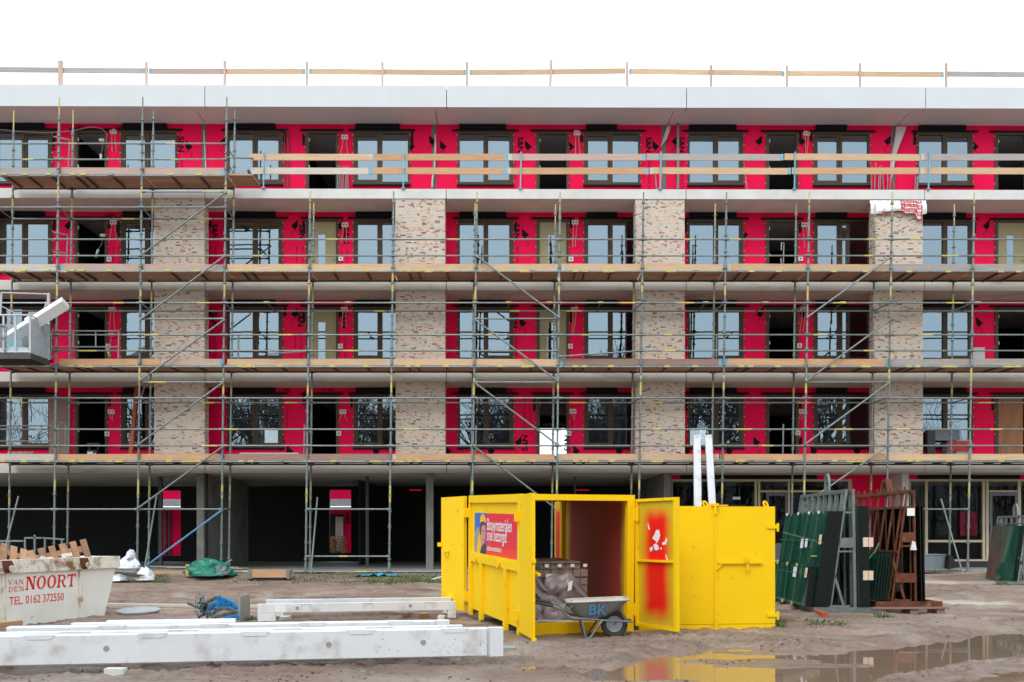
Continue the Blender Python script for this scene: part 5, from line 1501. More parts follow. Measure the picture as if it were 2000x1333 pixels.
for sgn in (-1, 1):
    yy = Yw_ + sgn * .26
    fr_pts = [(1076, 1180), (1084, 1183), (1094, 1188), (1104, 1197), (1112, 1203), (1122, 1205), (1150, 1207), (1190, 1211), (1233, 1213)]
    pts = []
    for i, (u, v) in enumerate(fr_pts):
        p = pxm(u, v); k = 1 if i < 6 else 1 - .55 * (i - 5) / 3
        pts.append(Vector((p.x, Yw_ + sgn * .27 * k, p.z)))
    mb = MB(); mb.path(pts, .017, 8); mb.build('frame_tube', 'galv', wb, smooth=True)
    h0 = pxm(1042, 1174); mb = MB(); mb.path([Vector((h0.x, Yw_ + sgn * .27, h0.z)), pts[0].lerp(Vector((h0.x, pts[0].y, h0.z)), .4), pts[0] + (pts[1] - pts[0]) * .3], .021, 8); mb.build('grip', 'black_plastic', wb, smooth=True)
    l1, l2, l3 = pxm(1133, 1206), pxm(1145, 1244), pxm(1174, 1208)
    mb = MB(); mb.path([Vector((l1.x, Yw_ + sgn * .25, l1.z)), Vector((l2.x - .03, Yw_ + sgn * .24, l2.z + .02)), Vector((l2.x, Yw_ + sgn * .24, l2.z)), Vector((l2.x + .04, Yw_ + sgn * .24, l2.z + .02)), Vector((l3.x, Yw_ + sgn * .22, l3.z))], .014, 6); mb.build('leg', 'galv', wb, smooth=True)
    b0, b1 = pxm(1104, 1191), pxm(1120, 1176)
    mb = MB(); mb.tube((b0.x, Yw_ + sgn * .26, b0.z), (b1.x, Yw_ + sgn * .30, b1.z), .009, 6)
    b0, b1 = pxm(1207, 1183), pxm(1219, 1210); mb.tube((b0.x, Yw_ + sgn * .2, b0.z), (b1.x, Yw_ + sgn * .14, b1.z), .011, 6)
    mb.build('brace', 'galv', wb, smooth=True)
e = pxm(1233, 1213); mb = MB(); mb.tube((e.x - .01, Yw_ - .13, e.z), (e.x - .01, Yw_ + .13, e.z), .017, 8); mb.build('front_bar', 'rusty', wb, smooth=True)
w0 = pxm(1199.5, 1218.5); r = .185
wm = Matrix.Translation((w0.x, Yw_, w0.z)) @ Matrix.Rotation(rad(90), 4, 'X')
mb = MB(); mb.lathe([(r * .60, -.035), (r * .72, -.048), (r * .92, -.045), (r, -.022), (r, .022), (r * .92, .045), (r * .72, .048), (r * .60, .035), (r * .60, -.035)], 28, 0, wm); wh = mb.build('wheel', 'tyre', wb, smooth=True)
mb = MB(); mb.lathe([(.0, -.03), (.04, -.035), (.045, -.015), (r * .45, -.012), (r * .58, -.03), (r * .605, -.04), (r * .605, .04), (r * .58, .03), (.04, .02), (0, .03)], 24, 0, wm)
for k in range(5):
    t = k * 1.257; mb.obox(wm @ Vector((r * .32 * math.cos(t), r * .32 * math.sin(t), -.016)), (.05, .012, .014), (wm.to_3x3() @ Matrix.Rotation(t, 3, 'Z')))
mb.build('rim', 'tub_zinc', wh, smooth=True)
mb = MB(); mb.tube((w0.x, Yw_ - .14, w0.z), (w0.x, Yw_ + .14, w0.z), .012, 8); mb.tube((w0.x, Yw_ - .13, w0.z), (w0.x + .01, Yw_ - .15, e.z), .01, 6); mb.tube((w0.x, Yw_ + .13, w0.z), (w0.x + .01, Yw_ + .15, e.z), .01, 6); mb.build('axle', 'galv', wb, smooth=True)

# ================================================================ RUBBISH SKIP
e0 = G(204, 1200, 0.05)
A0 = G(-2, 1224, 0.05)
dv = Vector((e0.x - A0.x, e0.y - A0.y, 0)); sl = dv.length; ang = math.atan2(dv.y, dv.x)
sk = thing('rubbish_skip', 'rust streaked cream rubbish skip with red lettering, filled with broken pallets', 'skip', (A0.x, A0.y, gz(-7, 16)), ang, local=True)
SKM = Matrix.Translation(sk.location) @ Matrix.Rotation(ang, 4, 'Z')
SH, XL, XR, SW = .98, -1.9, sl, 1.6
def hgt(u, v, lx):            # height of a photographed point on the side face at local x
    w = SKM @ Vector((lx, 0, 0)); return H + (1040 - v) / 1900 * w.y - sk.location.z
def lx_of(u):
    best = min(np.linspace(-2.5, sl + .8, 700), key=lambda x: abs(1000 + 1900 * ((SKM @ Vector((x, 0, 0))).x) / (SKM @ Vector((x, 0, 0))).y - u - 15)); return float(best)
ZT0 = 1.02
xe_b, xe_t = XR, XR + .30
mb = MB(); t = .03
mb.hexa([(XL, 0, .0), (xe_b, 0, .0), (xe_b, t, .0), (XL, t, .0), (XL - .3, 0, ZT0 - .2), (xe_t - .02, 0, ZT0 - .2), (xe_t - .02, t, ZT0 - .2), (XL - .3, t, ZT0 - .2)])
mb.hexa([(XL, SW, .0), (xe_b, SW, .0), (xe_b, SW + t, .0), (XL, SW + t, .0), (XL - .3, SW, ZT0), (xe_t, SW, ZT0), (xe_t, SW + t, ZT0), (XL - .3, SW + t, ZT0)])
mb.hexa([(xe_b - t, t, .0), (xe_b, t, .0), (xe_b, SW, .0), (xe_b - t, SW, .0), (xe_t - t, t, ZT0), (xe_t, t, ZT0), (xe_t, SW, ZT0), (xe_t - t, SW, ZT0)])
mb.hexa([(XL - t, t, .0), (XL, t, .0), (XL, SW, .0), (XL - t, SW, .0), (XL - .3 - t, t, ZT0), (XL - .3, t, ZT0), (XL - .3, SW, ZT0), (XL - .3 - t, SW, ZT0)])
mb.box(XL, xe_b, t, SW, .0, .03)
mb.build('body', 'skip_paint', sk)
mb = MB(); mb.box(XL - .35, xe_t + .03, -.055, .05, ZT0 - .20, ZT0); mb.box(xe_t - .02, xe_t + .05, .051, SW, ZT0 - .18, ZT0 - .002); mb.box(XL - .36, xe_t + .03, SW - .02, SW + .06, ZT0 - .17, ZT0)
mb.build('rim', 'skip_rim', sk)
xr1, xr2 = .025 * sl, .735 * sl
for x in (xr1, xr2): MB().box(x - .02, x + .05, -.03, -.001, .0, ZT0 - .202).build('rib', 'skip_rim', sk)
for x in (xr1 + .06, xr2 + .06):
    mb = MB(); mb.plate([(x - .12, ZT0 - .01), (x - .08, ZT0 - .17), (x - .03, ZT0 - .20), (x + .07, ZT0 - .19), (x + .10, ZT0 - .08), (x + .06, ZT0 - .01)], -.068, -.056); mb.tube((x, -.12, ZT0 - .13), (x, -.069, ZT0 - .13), .035, 12); mb.tube((x, -.14, ZT0 - .13), (x, -.121, ZT0 - .13), .05, 12, 1)
    mb.build('chain_lug', ['rusty', 'skip_rim'], sk)
# letters of the skip: slab serif capitals drawn with strokes
def slab_word(mb, word, x, z, h, w, gap, st, shear, mi=0, yl=-.0035, skew=0.0):
    th = st; sf = st * .55
    def P(px, pz): return (x + px + shear * pz, yl, z + pz)
    def quad(a, b, c, d): mb.add([P(*a), P(*b), P(*c), P(*d)], [(0, 1, 2, 3)], mi)
    def vert(px, t=th): quad((px, 0), (px + t, 0), (px + t, h), (px, h))
    def ser(px, t, at): 
        z0 = 0 if at == 0 else h - sf
        quad((px - st * .55, z0), (px + t + st * .55, z0), (px + t + st * .55, z0 + sf), (px - st * .55, z0 + sf))
    def arc(cx, cz, rx, rz, a0, a1, tx, tz, n=14):
        for k in range(n):
            t0, t1 = rad(a0 + (a1 - a0) * k / n), rad(a0 + (a1 - a0) * (k + 1) / n)
            quad((cx + rx * math.cos(t0), cz + rz * math.sin(t0)), (cx + rx * math.cos(t1), cz + rz * math.sin(t1)), (cx + (rx - tx) * math.cos(t1), cz + (rz - tz) * math.sin(t1)), (cx + (rx - tx) * math.cos(t0), cz + (rz - tz) * math.sin(t0)))
    def diag(p, q, t): quad((p[0], p[1]), (p[0] + t, p[1]), (q[0] + t, q[1]), (q[0], q[1]))
    thin = st * .6
    for ch in word:
        if ch == 'N':
            vert(st * .4, thin); vert(w - thin - st * .4, thin); diag((st * .4, h), (w - thin - st * .4 - st * .3, 0), st * 1.3); ser(st * .4, thin, 0); ser(st * .4, thin, 1); ser(w - thin - st * .4, thin, 1)
        elif ch == 'O': arc(w / 2, h / 2, w / 2, h / 2 * 1.03, 0, 360, st * 1.15, thin * .8, 24)
        elif ch == 'R':
            vert(st * .4); ser(st * .4, th, 0); ser(st * .4, th, 1); arc(w * .5, h * .74, w * .42, h * .27, -90, 90, st, thin * .8)
            quad((st, h), (w * .5, h * 1.0), (w * .5, h - thin * .7), (st, h - thin * .7)); quad((st, h * .47), (w * .5, h * .47), (w * .5, h * .47 + thin * .7), (st, h * .47 + thin * .7))
            diag((w * .45, h * .5), (w * .78, 0), st); quad((w * .8, 0), (w * 1.05, 0), (w * 1.05, sf), (w * .8, sf))
        elif ch == 'T':
            vert(w / 2 - th / 2); ser(w / 2 - th / 2, th, 0); quad((0, h - sf * 1.2), (w, h - sf * 1.2), (w, h), (0, h)); quad((0, h * .72), (sf, h * .72), (sf, h), (0, h)); quad((w - sf, h * .72), (w, h * .72), (w, h), (w - sf, h))
        elif ch == 'V':
            diag((0 + st * .2, h), (w / 2 - st * .5, 0), st); diag((w - st * .8, h), (w / 2 - st * .2, 0), thin); ser(st * .2, th, 1); ser(w - st * .9, thin, 1)
        elif ch == 'A':
            diag((0 + st * .2, 0), (w / 2 - st * .5, h), thin); diag((w - st * 1.2, 0), (w / 2 - st * .4, h), st); quad((w * .25, h * .3), (w * .75, h * .3), (w * .75, h * .3 + thin), (w * .25, h * .3 + thin)); ser(st * .2, thin, 0); ser(w - st * 1.1, th, 0)
        elif ch == 'D':
            vert(st * .4); ser(st * .2, th, 0); ser(st * .2, th, 1); arc(w * .45, h / 2, w * .5, h / 2, -90, 90, st, thin * .8); quad((st, h), (w * .45, h), (w * .45, h - thin * .8), (st, h - thin * .8)); quad((st, 0), (w * .45, 0), (w * .45, thin * .8), (st, thin * .8))
        elif ch == 'E':
            vert(st * .4); ser(st * .2, th, 0); ser(st * .2, th, 1)
            for zz in (0, h - thin): quad((st * .4, zz), (w * .9, zz), (w * .9, zz + thin), (st * .4, zz + thin))
            quad((st * .4, h * .47), (w * .65, h * .47), (w * .65, h * .47 + thin), (st * .4, h * .47 + thin)); quad((w * .82, 0), (w * .9, 0), (w * .9, h * .3), (w * .82, h * .3)); quad((w * .82, h * .72), (w * .9, h * .72), (w * .9, h), (w * .82, h))
        x += w + gap
U0, U1 = 20 / 204, 140 / 204
mb = MB()
lw = sl
slab_word(mb, 'NOORT', lw * .225, .545, .205, lw * .084, lw * .012, .040, .12)
slab_word(mb, 'VAN', lw * .075, .640, .075, lw * .038, lw * .008, .013, .1)
slab_word(mb, 'DEN', lw * .08, .535, .075, lw * .038, lw * .008, .013, .1)
mb.build('lettering', 'sign_red', sk)
mb = MB(); put_text(mb, 'TEL. 0162 372550', (lw * .085, -.0035, .335), (1, 0, 0), (0, 0, 1), .178, bold=.004, sx=lw * .60 / (.178 * 8.9)); mb.build('lettering', 'sign_red', sk)
MB().box(XL + .1, xe_t - .1, .08, SW - .05, .5, ZT0 - .12).build('load_base', 'rubble', sk)
mb = MB()
rr = random.Random(5)
for _ in range(60):
    x, y = rr.uniform(XL + .2, xe_t - .2), rr.uniform(.1, SW - .1)
    s = rr.uniform(.06, .2); mb.obox((x, y, ZT0 - .10 + rr.uniform(0, .10)), (s, s * rr.uniform(.4, 1), s * .5), Matrix.Rotation(rr.uniform(0, 3), 3, Vector((rr.random(), rr.random(), 1))))
mb.build('rubble_load', 'rubble', sk, kind='stuff')
for k, (x, y, z, tilt, rz_, yaw, lab, L_) in enumerate(((.05, .75, .86, 78, 2, 4, 'broken wooden pallet standing on edge in the left part of the skip', 1.0), (sl * .80, .50, .86, 74, -12, 6, 'broken wooden pallet sticking up at the right end of the skip', .95),
                                                 (.50, .40, .90, 50, 18, 10, 'short broken pallet piece tipped in the middle of the skip', .55), (-.55, .55, .86, 70, -4, 0, 'wooden pallet leaning at the left edge of the photo in the skip', .9))):
    M = SKM @ Matrix.Translation((x, y, z)) @ Matrix.Rotation(rad(-40 + yaw), 4, 'Z') @ Matrix.Rotation(rad(rz_), 4, 'Y') @ Matrix.Rotation(rad(tilt), 4, 'X')
    pallet('pallet', lab, M, L_, .70, group='broken pallets in the skip', nt=6 if L_ > .6 else 4, inset=.10)

# ================================================================ CONCRETE BEAMS, BOARDS AND BLOCKS
def beam(p0, p1, h, w, lab, notches=(), holes=(), legs=0, mats=('beam_white', 'hole_dark'), ends=True):
    """p0, p1: lower front corners; the beam lies behind that line"""
    p0, p1 = Vector(p0), Vector(p1); d = p1 - p0; L = d.length
    ang = math.atan2(d.y, d.x); sl_ = math.asin(d.z / L)
    t = thing('concrete_beam', lab, 'concrete beam', p0, 0, 'precast concrete beams on the ground', local=True)
    t.matrix_world = Matrix.Translation(p0) @ Matrix.Rotation(ang, 4, 'Z') @ Matrix.Rotation(-sl_, 4, 'Y')
    mb = MB()
    if legs:
        mb.box(0, L, 0, w, legs, h)
        mb.box(0, .28, 0, w, 0, legs - .002); mb.box(L - .13, L, 0, w, 0, legs - .002)
    else:
        c = .012
        prof = [(c, 0), (w - c, 0), (w, c), (w, h - c), (w - c, h), (c, h), (0, h - c), (0, c)]
        x1 = L - (.18 if ends else 0)
        vs = [(x, y, z) for x in (0, x1) for y, z in prof]; n = 8
        mb.add(vs, [(i, n + i, n + (i + 1) % n, (i + 1) % n) for i in range(n)] + [tuple(range(n)), tuple(range(2 * n - 1, n - 1, -1))])
        if ends: mb.box(x1 + .001, x1 + .03, .03, w, 0.01, h - .005); mb.box(x1 + .031, L, 0, w, 0, h)
    for x in notches: mb.hexa([(x, -.006, h - .045), (x + .22, -.006, h - .045), (x + .22, .01, h - .045), (x, .01, h - .045), (x - .04, -.006, h + .001), (x + .26, -.006, h + .001), (x + .26, .05, h + .003), (x - .04, .05, h + .003)])
    b = mb.build('beam_body', mats[0], t)
    hb = MB()
    for x, z in holes:
        hb.lathe([(.030, -.003), (.030, -.002), (.018, -.0015), (0, -.001)], 14, 0, Matrix.Translation((x, 0, z)) @ Matrix.Rotation(rad(90), 4, 'X') @ Matrix.Scale(-1, 4, (0, 0, 1)))
    if holes: hb.build('fixing_hole', mats[1], b)
    return t, L
pz = .10
p0, p1 = G(-75, 1304, pz), G(983, 1282, pz)
t1, L1 = beam(p0, p1, .31, .13, 'long white concrete beam nearest the camera at the lower left', (.62, 1.72, 2.75, 3.85, 4.85), ((1.38, .16), (3.62, .16), (4.62, .165)))
rr = random.Random(8); mb = MB()
for _ in range(46):
    x = L1 - abs(rr.gauss(0, 1.0)) - .05; z = rr.uniform(.03, .28); r = rr.uniform(.002, .0055)
    mb.lathe([(r, -.0022), (0, -.0018)], 7, 0, Matrix.Translation((x if x < L1 - .19 else L1 - .25, 0, z)) @ Matrix.Rotation(rad(90), 4, 'X') @ Matrix.Scale(-1, 4, (0, 0, 1)))
mb.build('air_holes', 'print_black', [c for c in t1.children if c.name.startswith('beam_body')][0], kind='stuff')
u_ = (p1 - p0).normalized(); nrm = Vector((-u_.y, u_.x, 0))
def along(r_end, l_end, off, h, w, lab, z=pz, **k):
    a = p0 + u_ * l_end + nrm * off; b = p0 + u_ * r_end + nrm * off; a.z = z; b.z = z
    return beam(a, b, h, w, lab, **k)
along(L1 - .40, -.35, .42, .30, .13, 'second white concrete beam lying just behind the nearest one', notches=(1.2, 2.3, 3.4, 4.4))
along(L1 - .50, .10, .95, .31, .16, 'third white concrete beam behind the two nearest ones', notches=(1.0, 2.1, 3.2, 4.2))
along(L1 - 3.05, .55, 1.75, .27, .14, 'short white concrete beam ending beside the crate of fittings', ends=False)
along(L1 - 3.10, .85, 2.15, .26, .14, 'hindmost short white concrete beam beside the metal tub rim', ends=False)
q0, q1 = G(503, 1214, .03), G(890, 1207, .03)
beam(q0, q1, .26, .16, 'grey white frame beam with end legs lying between crate and yellow container', legs=.125, holes=((.62, .19), (2.44, .2)), z=None) if False else None
tb, Lb_ = beam(q0, q1, .27, .15, 'grey white frame beam with end legs lying between crate and yellow container', holes=((.62, .20), (2.44, .21)), legs=.135)
mb = MB(); mb.box(.27, .45, -.004, -.001, .14, .24); mb.build('pale_patch', 'white_board', tb)  # pale rectangle on the front face
mb = MB()
for x in (.68, 1.68, 2.68):
    for (a, b, c, d) in ((x, x + .15, .255, .26), (x, x + .005, .17, .255), (x + .145, x + .15, .17, .255)): mb.box(a, b, -.003, -.001, c, d)
mb.build('cast_line', 'hole_dark', tb)
nq = (q1 - q0).normalized(); nn = Vector((-nq.y, nq.x, 0))
beam(q0 + nq * .10 + nn * .55 + Vector((0, 0, .03)), q1 + nn * .55 + Vector((0, 0, .03)), .27, .15, 'second grey white frame beam lying behind the one with end legs', legs=.14)
def block(u0, u1, v0, v1, dep, m, lab, name, cat, z0=None, rot=0):
    a, b = G(u0, v1), G(u1, v1); zb = gz((a.x + b.x) / 2, a.y) - .01 if z0 is None else z0
    h = max(.085, H + (1040 - v0) / 1900 * a.y - max(zb, 0)); w = b.x - a.x
    mb = MB(); mb.obox(((a.x + b.x) / 2, a.y + dep / 2, zb + h / 2), (w, dep, h), Matrix.Rotation(rot, 3, 'Z'))
    return mb.single(name, m, lab, cat)
block(242, 276, 1290, 1307, .5, 'wood_pink', 'reddish timber block under the nearest beam at left', 'timber_block', 'timber block', rot=-.12)
block(732, 764, 1286, 1298, .5, 'wood_pink', 'reddish timber block under the nearest beam toward its right end', 'timber_block', 'timber block', rot=.10)
block(203, 241, 1314, 1328, .10, 'concrete', 'small grey concrete block lying in the mud at the bottom left', 'concrete_block', 'concrete block', rot=-.05)
block(984, 1008, 1269, 1280, .22, 'crate_grey', 'small grey block at the right end of the nearest beam', 'concrete_block', 'concrete block', rot=-.1)
block(878, 900, 1286, 1291, .08, 'rubble', 'pale flat stone lying in front of the nearest beam', 'stone', 'stone')
for u0, u1, lab in ((546, 562, 'white block under the left leg of the frame beam'), (855, 868, 'white block under the right end of the frame beam')):
    block(u0, u1, 1203, 1213, .3, 'beam_white', lab, 'support_block', 'block')
for u0, u1, lab in ((786, 798, 'dark timber block under the middle of the frame beam'), (820, 833, 'orange brown timber block under the frame beam at right')):
    block(u0, u1, 1198, 1209, .3, 'wood_brown' if u0 < 800 else 'wood_orange', lab, 'support_block', 'block')
# planks on the mud
def plank(u0, v0, u1, v1, w, h, m, lab, z=.02, name='plank'):
    a, b = G(u0, v0, 0), G(u1, v1, 0); a.z = gz(a.x, a.y) + z; b.z = gz(b.x, b.y) + z
    mb = MB(); mb.bar(a, b, w, h); return mb.single(name, m, lab, 'plank')
plank(-20, 1234, 184, 1200, .16, .07, 'wood_orange', 'orange wooden plank lying along the foot of the skip', .05)
plank(150, 1204, 186, 1202, .1, .09, 'wood_brown', 'short dark timber under the end of the orange plank by the skip', .03)
plank(208, 1190, 505, 1187, .22, .05, 'wood_white', 'long pale board on the mud behind the metal tub', .03)
plank(212, 1193, 505, 1191, .12, .04, 'wood_pink', 'long pinkish board on the mud in front of the long pale one', .02)
plank(300, 1124, 478, 1128, .35, .04, 'wood_white', 'wide white board lying in front of the green tarpaulin', .12)
plank(330, 1127, 460, 1131, .2, .04, 'wood_white', 'narrow white board lying on the wide one in front of the green tarpaulin', .15)
plank(300, 1133, 360, 1133, .3, .08, 'wood_orange', 'orange timber below the white boards near the white sacks', .03)
plank(618, 1131, 700, 1132, .1, .03, 'wood_pink', 'thin plank on the grass edge left of the blue sheet', .02)
plank(846, 1137, 880, 1134, .12, .03, 'white_board', 'short white strip on the ground left of the container door', .02)
plank(1555, 1192, 1612, 1209, .10, .07, 'orange_paint', 'orange red painted timber at the foot of the grey glass rack', .03)
plank(1815, 1134, 1990, 1129, .35, .06, 'wood_pink', 'reddish board on the ground by the grey mortar tub', .02)
# low round metal tub
c = G(256, 1206); mb = MB(); R_ = .35
mb.lathe([(R_ - .02, -.04), (R_, .02), (R_ + .016, .035), (R_ + .012, .050), (R_ - .012, .048), (R_ - .05, .0), (0, -.004)], 40, 0, Matrix.Translation((c.x, c.y + R_, gz(c.x, c.y) + .03)) @ Matrix.Rotation(rad(3.6), 4, 'X'))
mb.single('metal_tub', 'tub_zinc', 'low round galvanised tub lying on the mud beside the skip', 'tub', smooth=True)
# crate of scaffold fittings
c0 = G(412, 1218); c1_ = G(468, 1218); z0 = gz(c0.x, c0.y)
fc = thing('fittings_crate', 'grey open crate heaped with tube ends and bright blue perforated brackets', 'crate', ((c0.x + c1_.x) / 2, c0.y + .3, z0))
xl, xr = G(374, 1218).x + .07, c1_.x
mb = MB(); yb0, yb1 = c0.y + .0, c0.y + .6
mb.box(c0.x, xr, yb0, yb0 + .03, z0, z0 + .20); mb.box(xr - .03, xr, yb0 + .031, yb1, z0, z0 + .42); mb.box(c0.x - .03, c0.x - .001, yb0, yb1, z0, z0 + .13); mb.box(xl - .02, xr, yb1, yb1 + .03, z0, z0 + .36); mb.box(c0.x, xr - .031, yb0 + .031, yb1 - .001, z0, z0 + .05)
mb.hexa([(xl - .02, yb1 - .02, z0 + .04), (c0.x - .031, yb0, z0 + .0), (c0.x - .031, yb0 + .03, z0), (xl - .02, yb1, z0 + .04), (xl - .02, yb1 - .02, z0 + .33), (c0.x - .031, yb0, z0 + .30), (c0.x - .031, yb0 + .03, z0 + .30), (xl - .02, yb1, z0 + .33)])
mb.build('crate_wall', 'crate_grey', fc)
rr = random.Random(11)
for k in range(16):
    u, v = rr.uniform(386, 422), rr.uniform(1176, 1213)
    p = U(u, v, yb0 - .02 + rr.uniform(-.03, .05)); q = U(u + rr.uniform(-9, 14), v - rr.uniform(2, 12), yb0 + rr.uniform(.4, .6))
    mb = MB(); mb.tube(p, q, .026, 10); mb.tube(p + (p - q).normalized() * .001, p + (q - p).normalized() * .004, .017, 10, 1); mb.build('tube_end', ['galv', 'black_plastic'], fc, smooth=True)
def arc_bar(pts, m, w=.055):
    mb = MB(); P = [U(u, v, yb0 + y) for u, v, y in pts]
    for a, b in zip(P[:-1], P[1:]):
        mb.bar(a, b, .012, w, 0, up=(0, -.3, .9))
        c = (a + b) / 2; mb.tube(c + Vector((0, -.012, 0)), c + Vector((0, -.006, 0)), .012, 8, 1)
    mb.build('perforated_bracket', [m, 'black_plastic'], fc)
arc_bar([(423, 1169, .1), (435, 1172, .1), (447, 1178, .1), (457, 1184, .1), (463, 1193, .1)], 'bright_blue', .10)
arc_bar([(410, 1192, .12), (414, 1185, .12), (424, 1181, .12), (437, 1180, .12), (448, 1181, .12)], 'bright_blue', .10)
arc_bar([(438, 1210, -.03), (450, 1208, -.03), (466, 1204, -.03)], 'bright_blue', .07)
arc_bar([(408, 1210, .05), (407, 1198, .05), (410, 1186, .05)], 'bright_blue', .08)
arc_bar([(415, 1202, .0), (424, 1193, .0), (438, 1189, .0), (452, 1192, .0), (464, 1198, .0)], 'galv', .07)
arc_bar([(414, 1208, -.01), (430, 1203, -.01), (446, 1199, -.01), (462, 1196, -.01)], 'galv', .055)
arc_bar([(398, 1183, .1), (408, 1176, .1), (420, 1169, .1), (432, 1166, .1)], 'galv', .06)
arc_bar([(366, 1178, .3), (380, 1184, .2), (392, 1189, .1)], 'galv', .05)
arc_bar([(392, 1188, .3), (393, 1176, .3), (395, 1167, .3)], 'galv', .08)
mb = MB(); P = [U(382, 1190, yb0 + .4), U(383, 1166, yb0 + .4), U(397, 1163, yb0 + .4), U(397, 1168, yb0 + .4), U(386, 1169, yb0 + .4), U(386, 1188, yb0 + .4)]; mb.path(P, .01, 6); mb.path([U(462, 1190, yb0 + .4), U(458, 1172, yb0 + .45), U(463, 1174, yb0 + .45), U(467, 1192, yb0 + .4)], .009, 6); mb.build('bent_wire', 'galv', fc, smooth=True)

# heaps by the building
c = G(408, 1128, 0.1); YT_ = 29.0
cx = U(410, 1110, YT_).x; z0 = U(410, 1122, YT_).z
tp = thing('tarpaulin', 'heap of folded dark green tarpaulin lying by the concrete edge', 'tarpaulin', (cx, YT_, z0))
mb = MB(); blob(mb, (cx, YT_, z0 - .03), 1.2, .9, .42, 12, nu=48, nv=20, rough=.22, freq=1.3, fold=.55); mb.build('green_sheet', 'tarp_green', tp, smooth=True)
mb = MB(); blob(mb, (cx + .40, YT_ - .28, z0), .48, .4, .26, 15, rough=.4, freq=3); mb.build('grey_flap', 'tub_grey', tp, smooth=True)
mb = MB(); a = U(368, 1121, YT_ - .1); mb.box(a.x - .05, a.x + .05, YT_ - .2, YT_ - .1, a.z - .05, a.z + .28); mb.single('yellow_post', 'yellow_mark', 'short yellow post beside the green tarpaulin', 'post')
mb = MB(); mb.tube(U(438, 1102, YT_), U(453, 1094, YT_), .03, 8); mb.single('tube_offcut', 'galv', 'short grey tube poking out of the green tarpaulin', 'tube', smooth=True)
a, b = U(480, 1132, 28.4), U(567, 1114, 28.4); z0 = gz(a.x, 28.4)
bx_ = thing('timber_crate', 'low orange brown timber crate with grey steel end straps', 'crate', ((a.x + b.x) / 2, 28.6, z0))
mb = MB(); mb.hexa([(a.x + .14, 28.4, z0 + .10), (b.x - .12, 28.4, z0 + .10), (b.x - .1, 28.9, z0 + .10), (a.x + .1, 28.9, z0 + .10), (a.x + .05, 28.4, b.z), (b.x - .04, 28.4, b.z), (b.x - .04, 28.95, b.z), (a.x, 28.95, b.z)]); mb.build('crate_body', 'wood_orange', bx_)
mb = MB()
for x in (a.x + .12, b.x - .06): mb.box(x - .045, x + .045, 28.37, 28.398, z0 + .02, b.z + .01); mb.box(x - .045, x + .045, 28.37, 28.9, z0 + .0, z0 + .06)
mb.build('steel_strap', 'galv', bx_)
mb = MB(); mb.box(a.x + .2, b.x - .2, 28.45, 28.8, z0, z0 + .099); mb.build('runner', 'black_plastic', bx_)
for k, (u, v, w, h, sd_, lab) in enumerate(((252, 1110, .75, .42, 21, 'white plastic sack bulging highest in the pile beside the skip'), (283, 1133, .60, .42, 22, 'greyish crumpled film sack at the right of the pile beside the skip'), (235, 1134, .55, .22, 23, 'low white sack at the left foot of the pile beside the skip'), (256, 1091, .26, .30, 24, 'small pointed white sack on top of the pile beside the skip'))):
    p = U(u, v, 28.2); mb = MB(); blob(mb, (p.x, 28.2, p.z), w * .85, .5, h * .8, sd_, rough=.22, freq=2.0, fold=.2); mb.single('plastic_sack', 'white_plastic', lab, 'sack', 'white sacks beside the skip', smooth=True)
mb = MB()
for k in range(5): mb.bar(U(222 + k * 6, 1117 + k * 2, 28.0), U(282 - k * 4, 1124 + k, 27.9), .05, .02)
mb.single('slat_bundle', 'galv_dark', 'thin dark grey slats lying across the white sacks', 'slats')
p0_, p1_ = U(688, 1136, 29.2), U(785, 1126, 29.2)
P = [[(p0_.x + (p1_.x - p0_.x) * i / 20, 29.0 + .35 * j / 5, gz(p0_.x, 29.1) + .015 + max(0, .05 + .09 * noise.noise(Vector((i * .5, j * .9, 4)))) * math.sin(math.pi * i / 20)) for i in range(21)] for j in range(6)]
mb = MB(); mb.grid(P); mb.single('blue_sheet', 'tarp_blue', 'bright blue plastic sheet lying flat on the grass edge', 'plastic sheet', smooth=True)
# steel barriers behind the skip
def barrier(pts, Y, lab):
    mb = MB()
    for a, b in pts: mb.bar(U(*a, Y), U(*b, Y), .045, .045, up=(0, 1, 0) if abs(a[0] - b[0]) < abs(a[1] - b[1]) else (0, 0, 1))
    mb.single('steel_barrier', 'galv', lab, 'barrier')
barrier((((48, 1051), (82, 1051)), ((49, 1053), (49, 1128)), ((68, 1045), (68, 1128)), ((-20, 1057), (46, 1057))), 28.0, 'left grey steel barrier rail behind the skip')
barrier((((84, 1051), (126, 1054)), ((88, 1053), (88, 1128)), ((121, 1055), (120, 1128))), 27.7, 'right grey steel barrier rail behind the skip')
# two upright concrete lintels leaning on the scaffold
for pts, lab in (((1355, 1369, 1353.5, 1367), 'straighter left one of two tall white concrete lintels leaning on the scaffold'), ((1383.5, 1397, 1376, 1389), 'slanting right one of two tall white concrete lintels leaning on the scaffold')):
    xb0, xb1, xt0, xt1 = pts
    tp0, tp1 = U(xt0, 850, YF - .12), U(xt1, 849, YF - .12)
    bt0, bt1 = U(xb0, 985, 29.5), U(xb1, 985, 29.5)
    f = 4.9 / 2.35
    d0, d1 = bt0 - tp0, bt1 - tp1
    k = (tp0.z - .12) / -d0.z
    lo0, lo1 = tp0 + d0 * k, tp1 + d1 * k
    up = Vector((0, -.10, -.02))
    mb = MB(); mb.hexa([lo0 + up, lo1 + up, lo1, lo0, tp0 + up, tp1 + up, tp1, tp0]); mb.single('concrete_lintel', 'beam_white', lab, 'lintel', 'white lintels leaning on the scaffold')

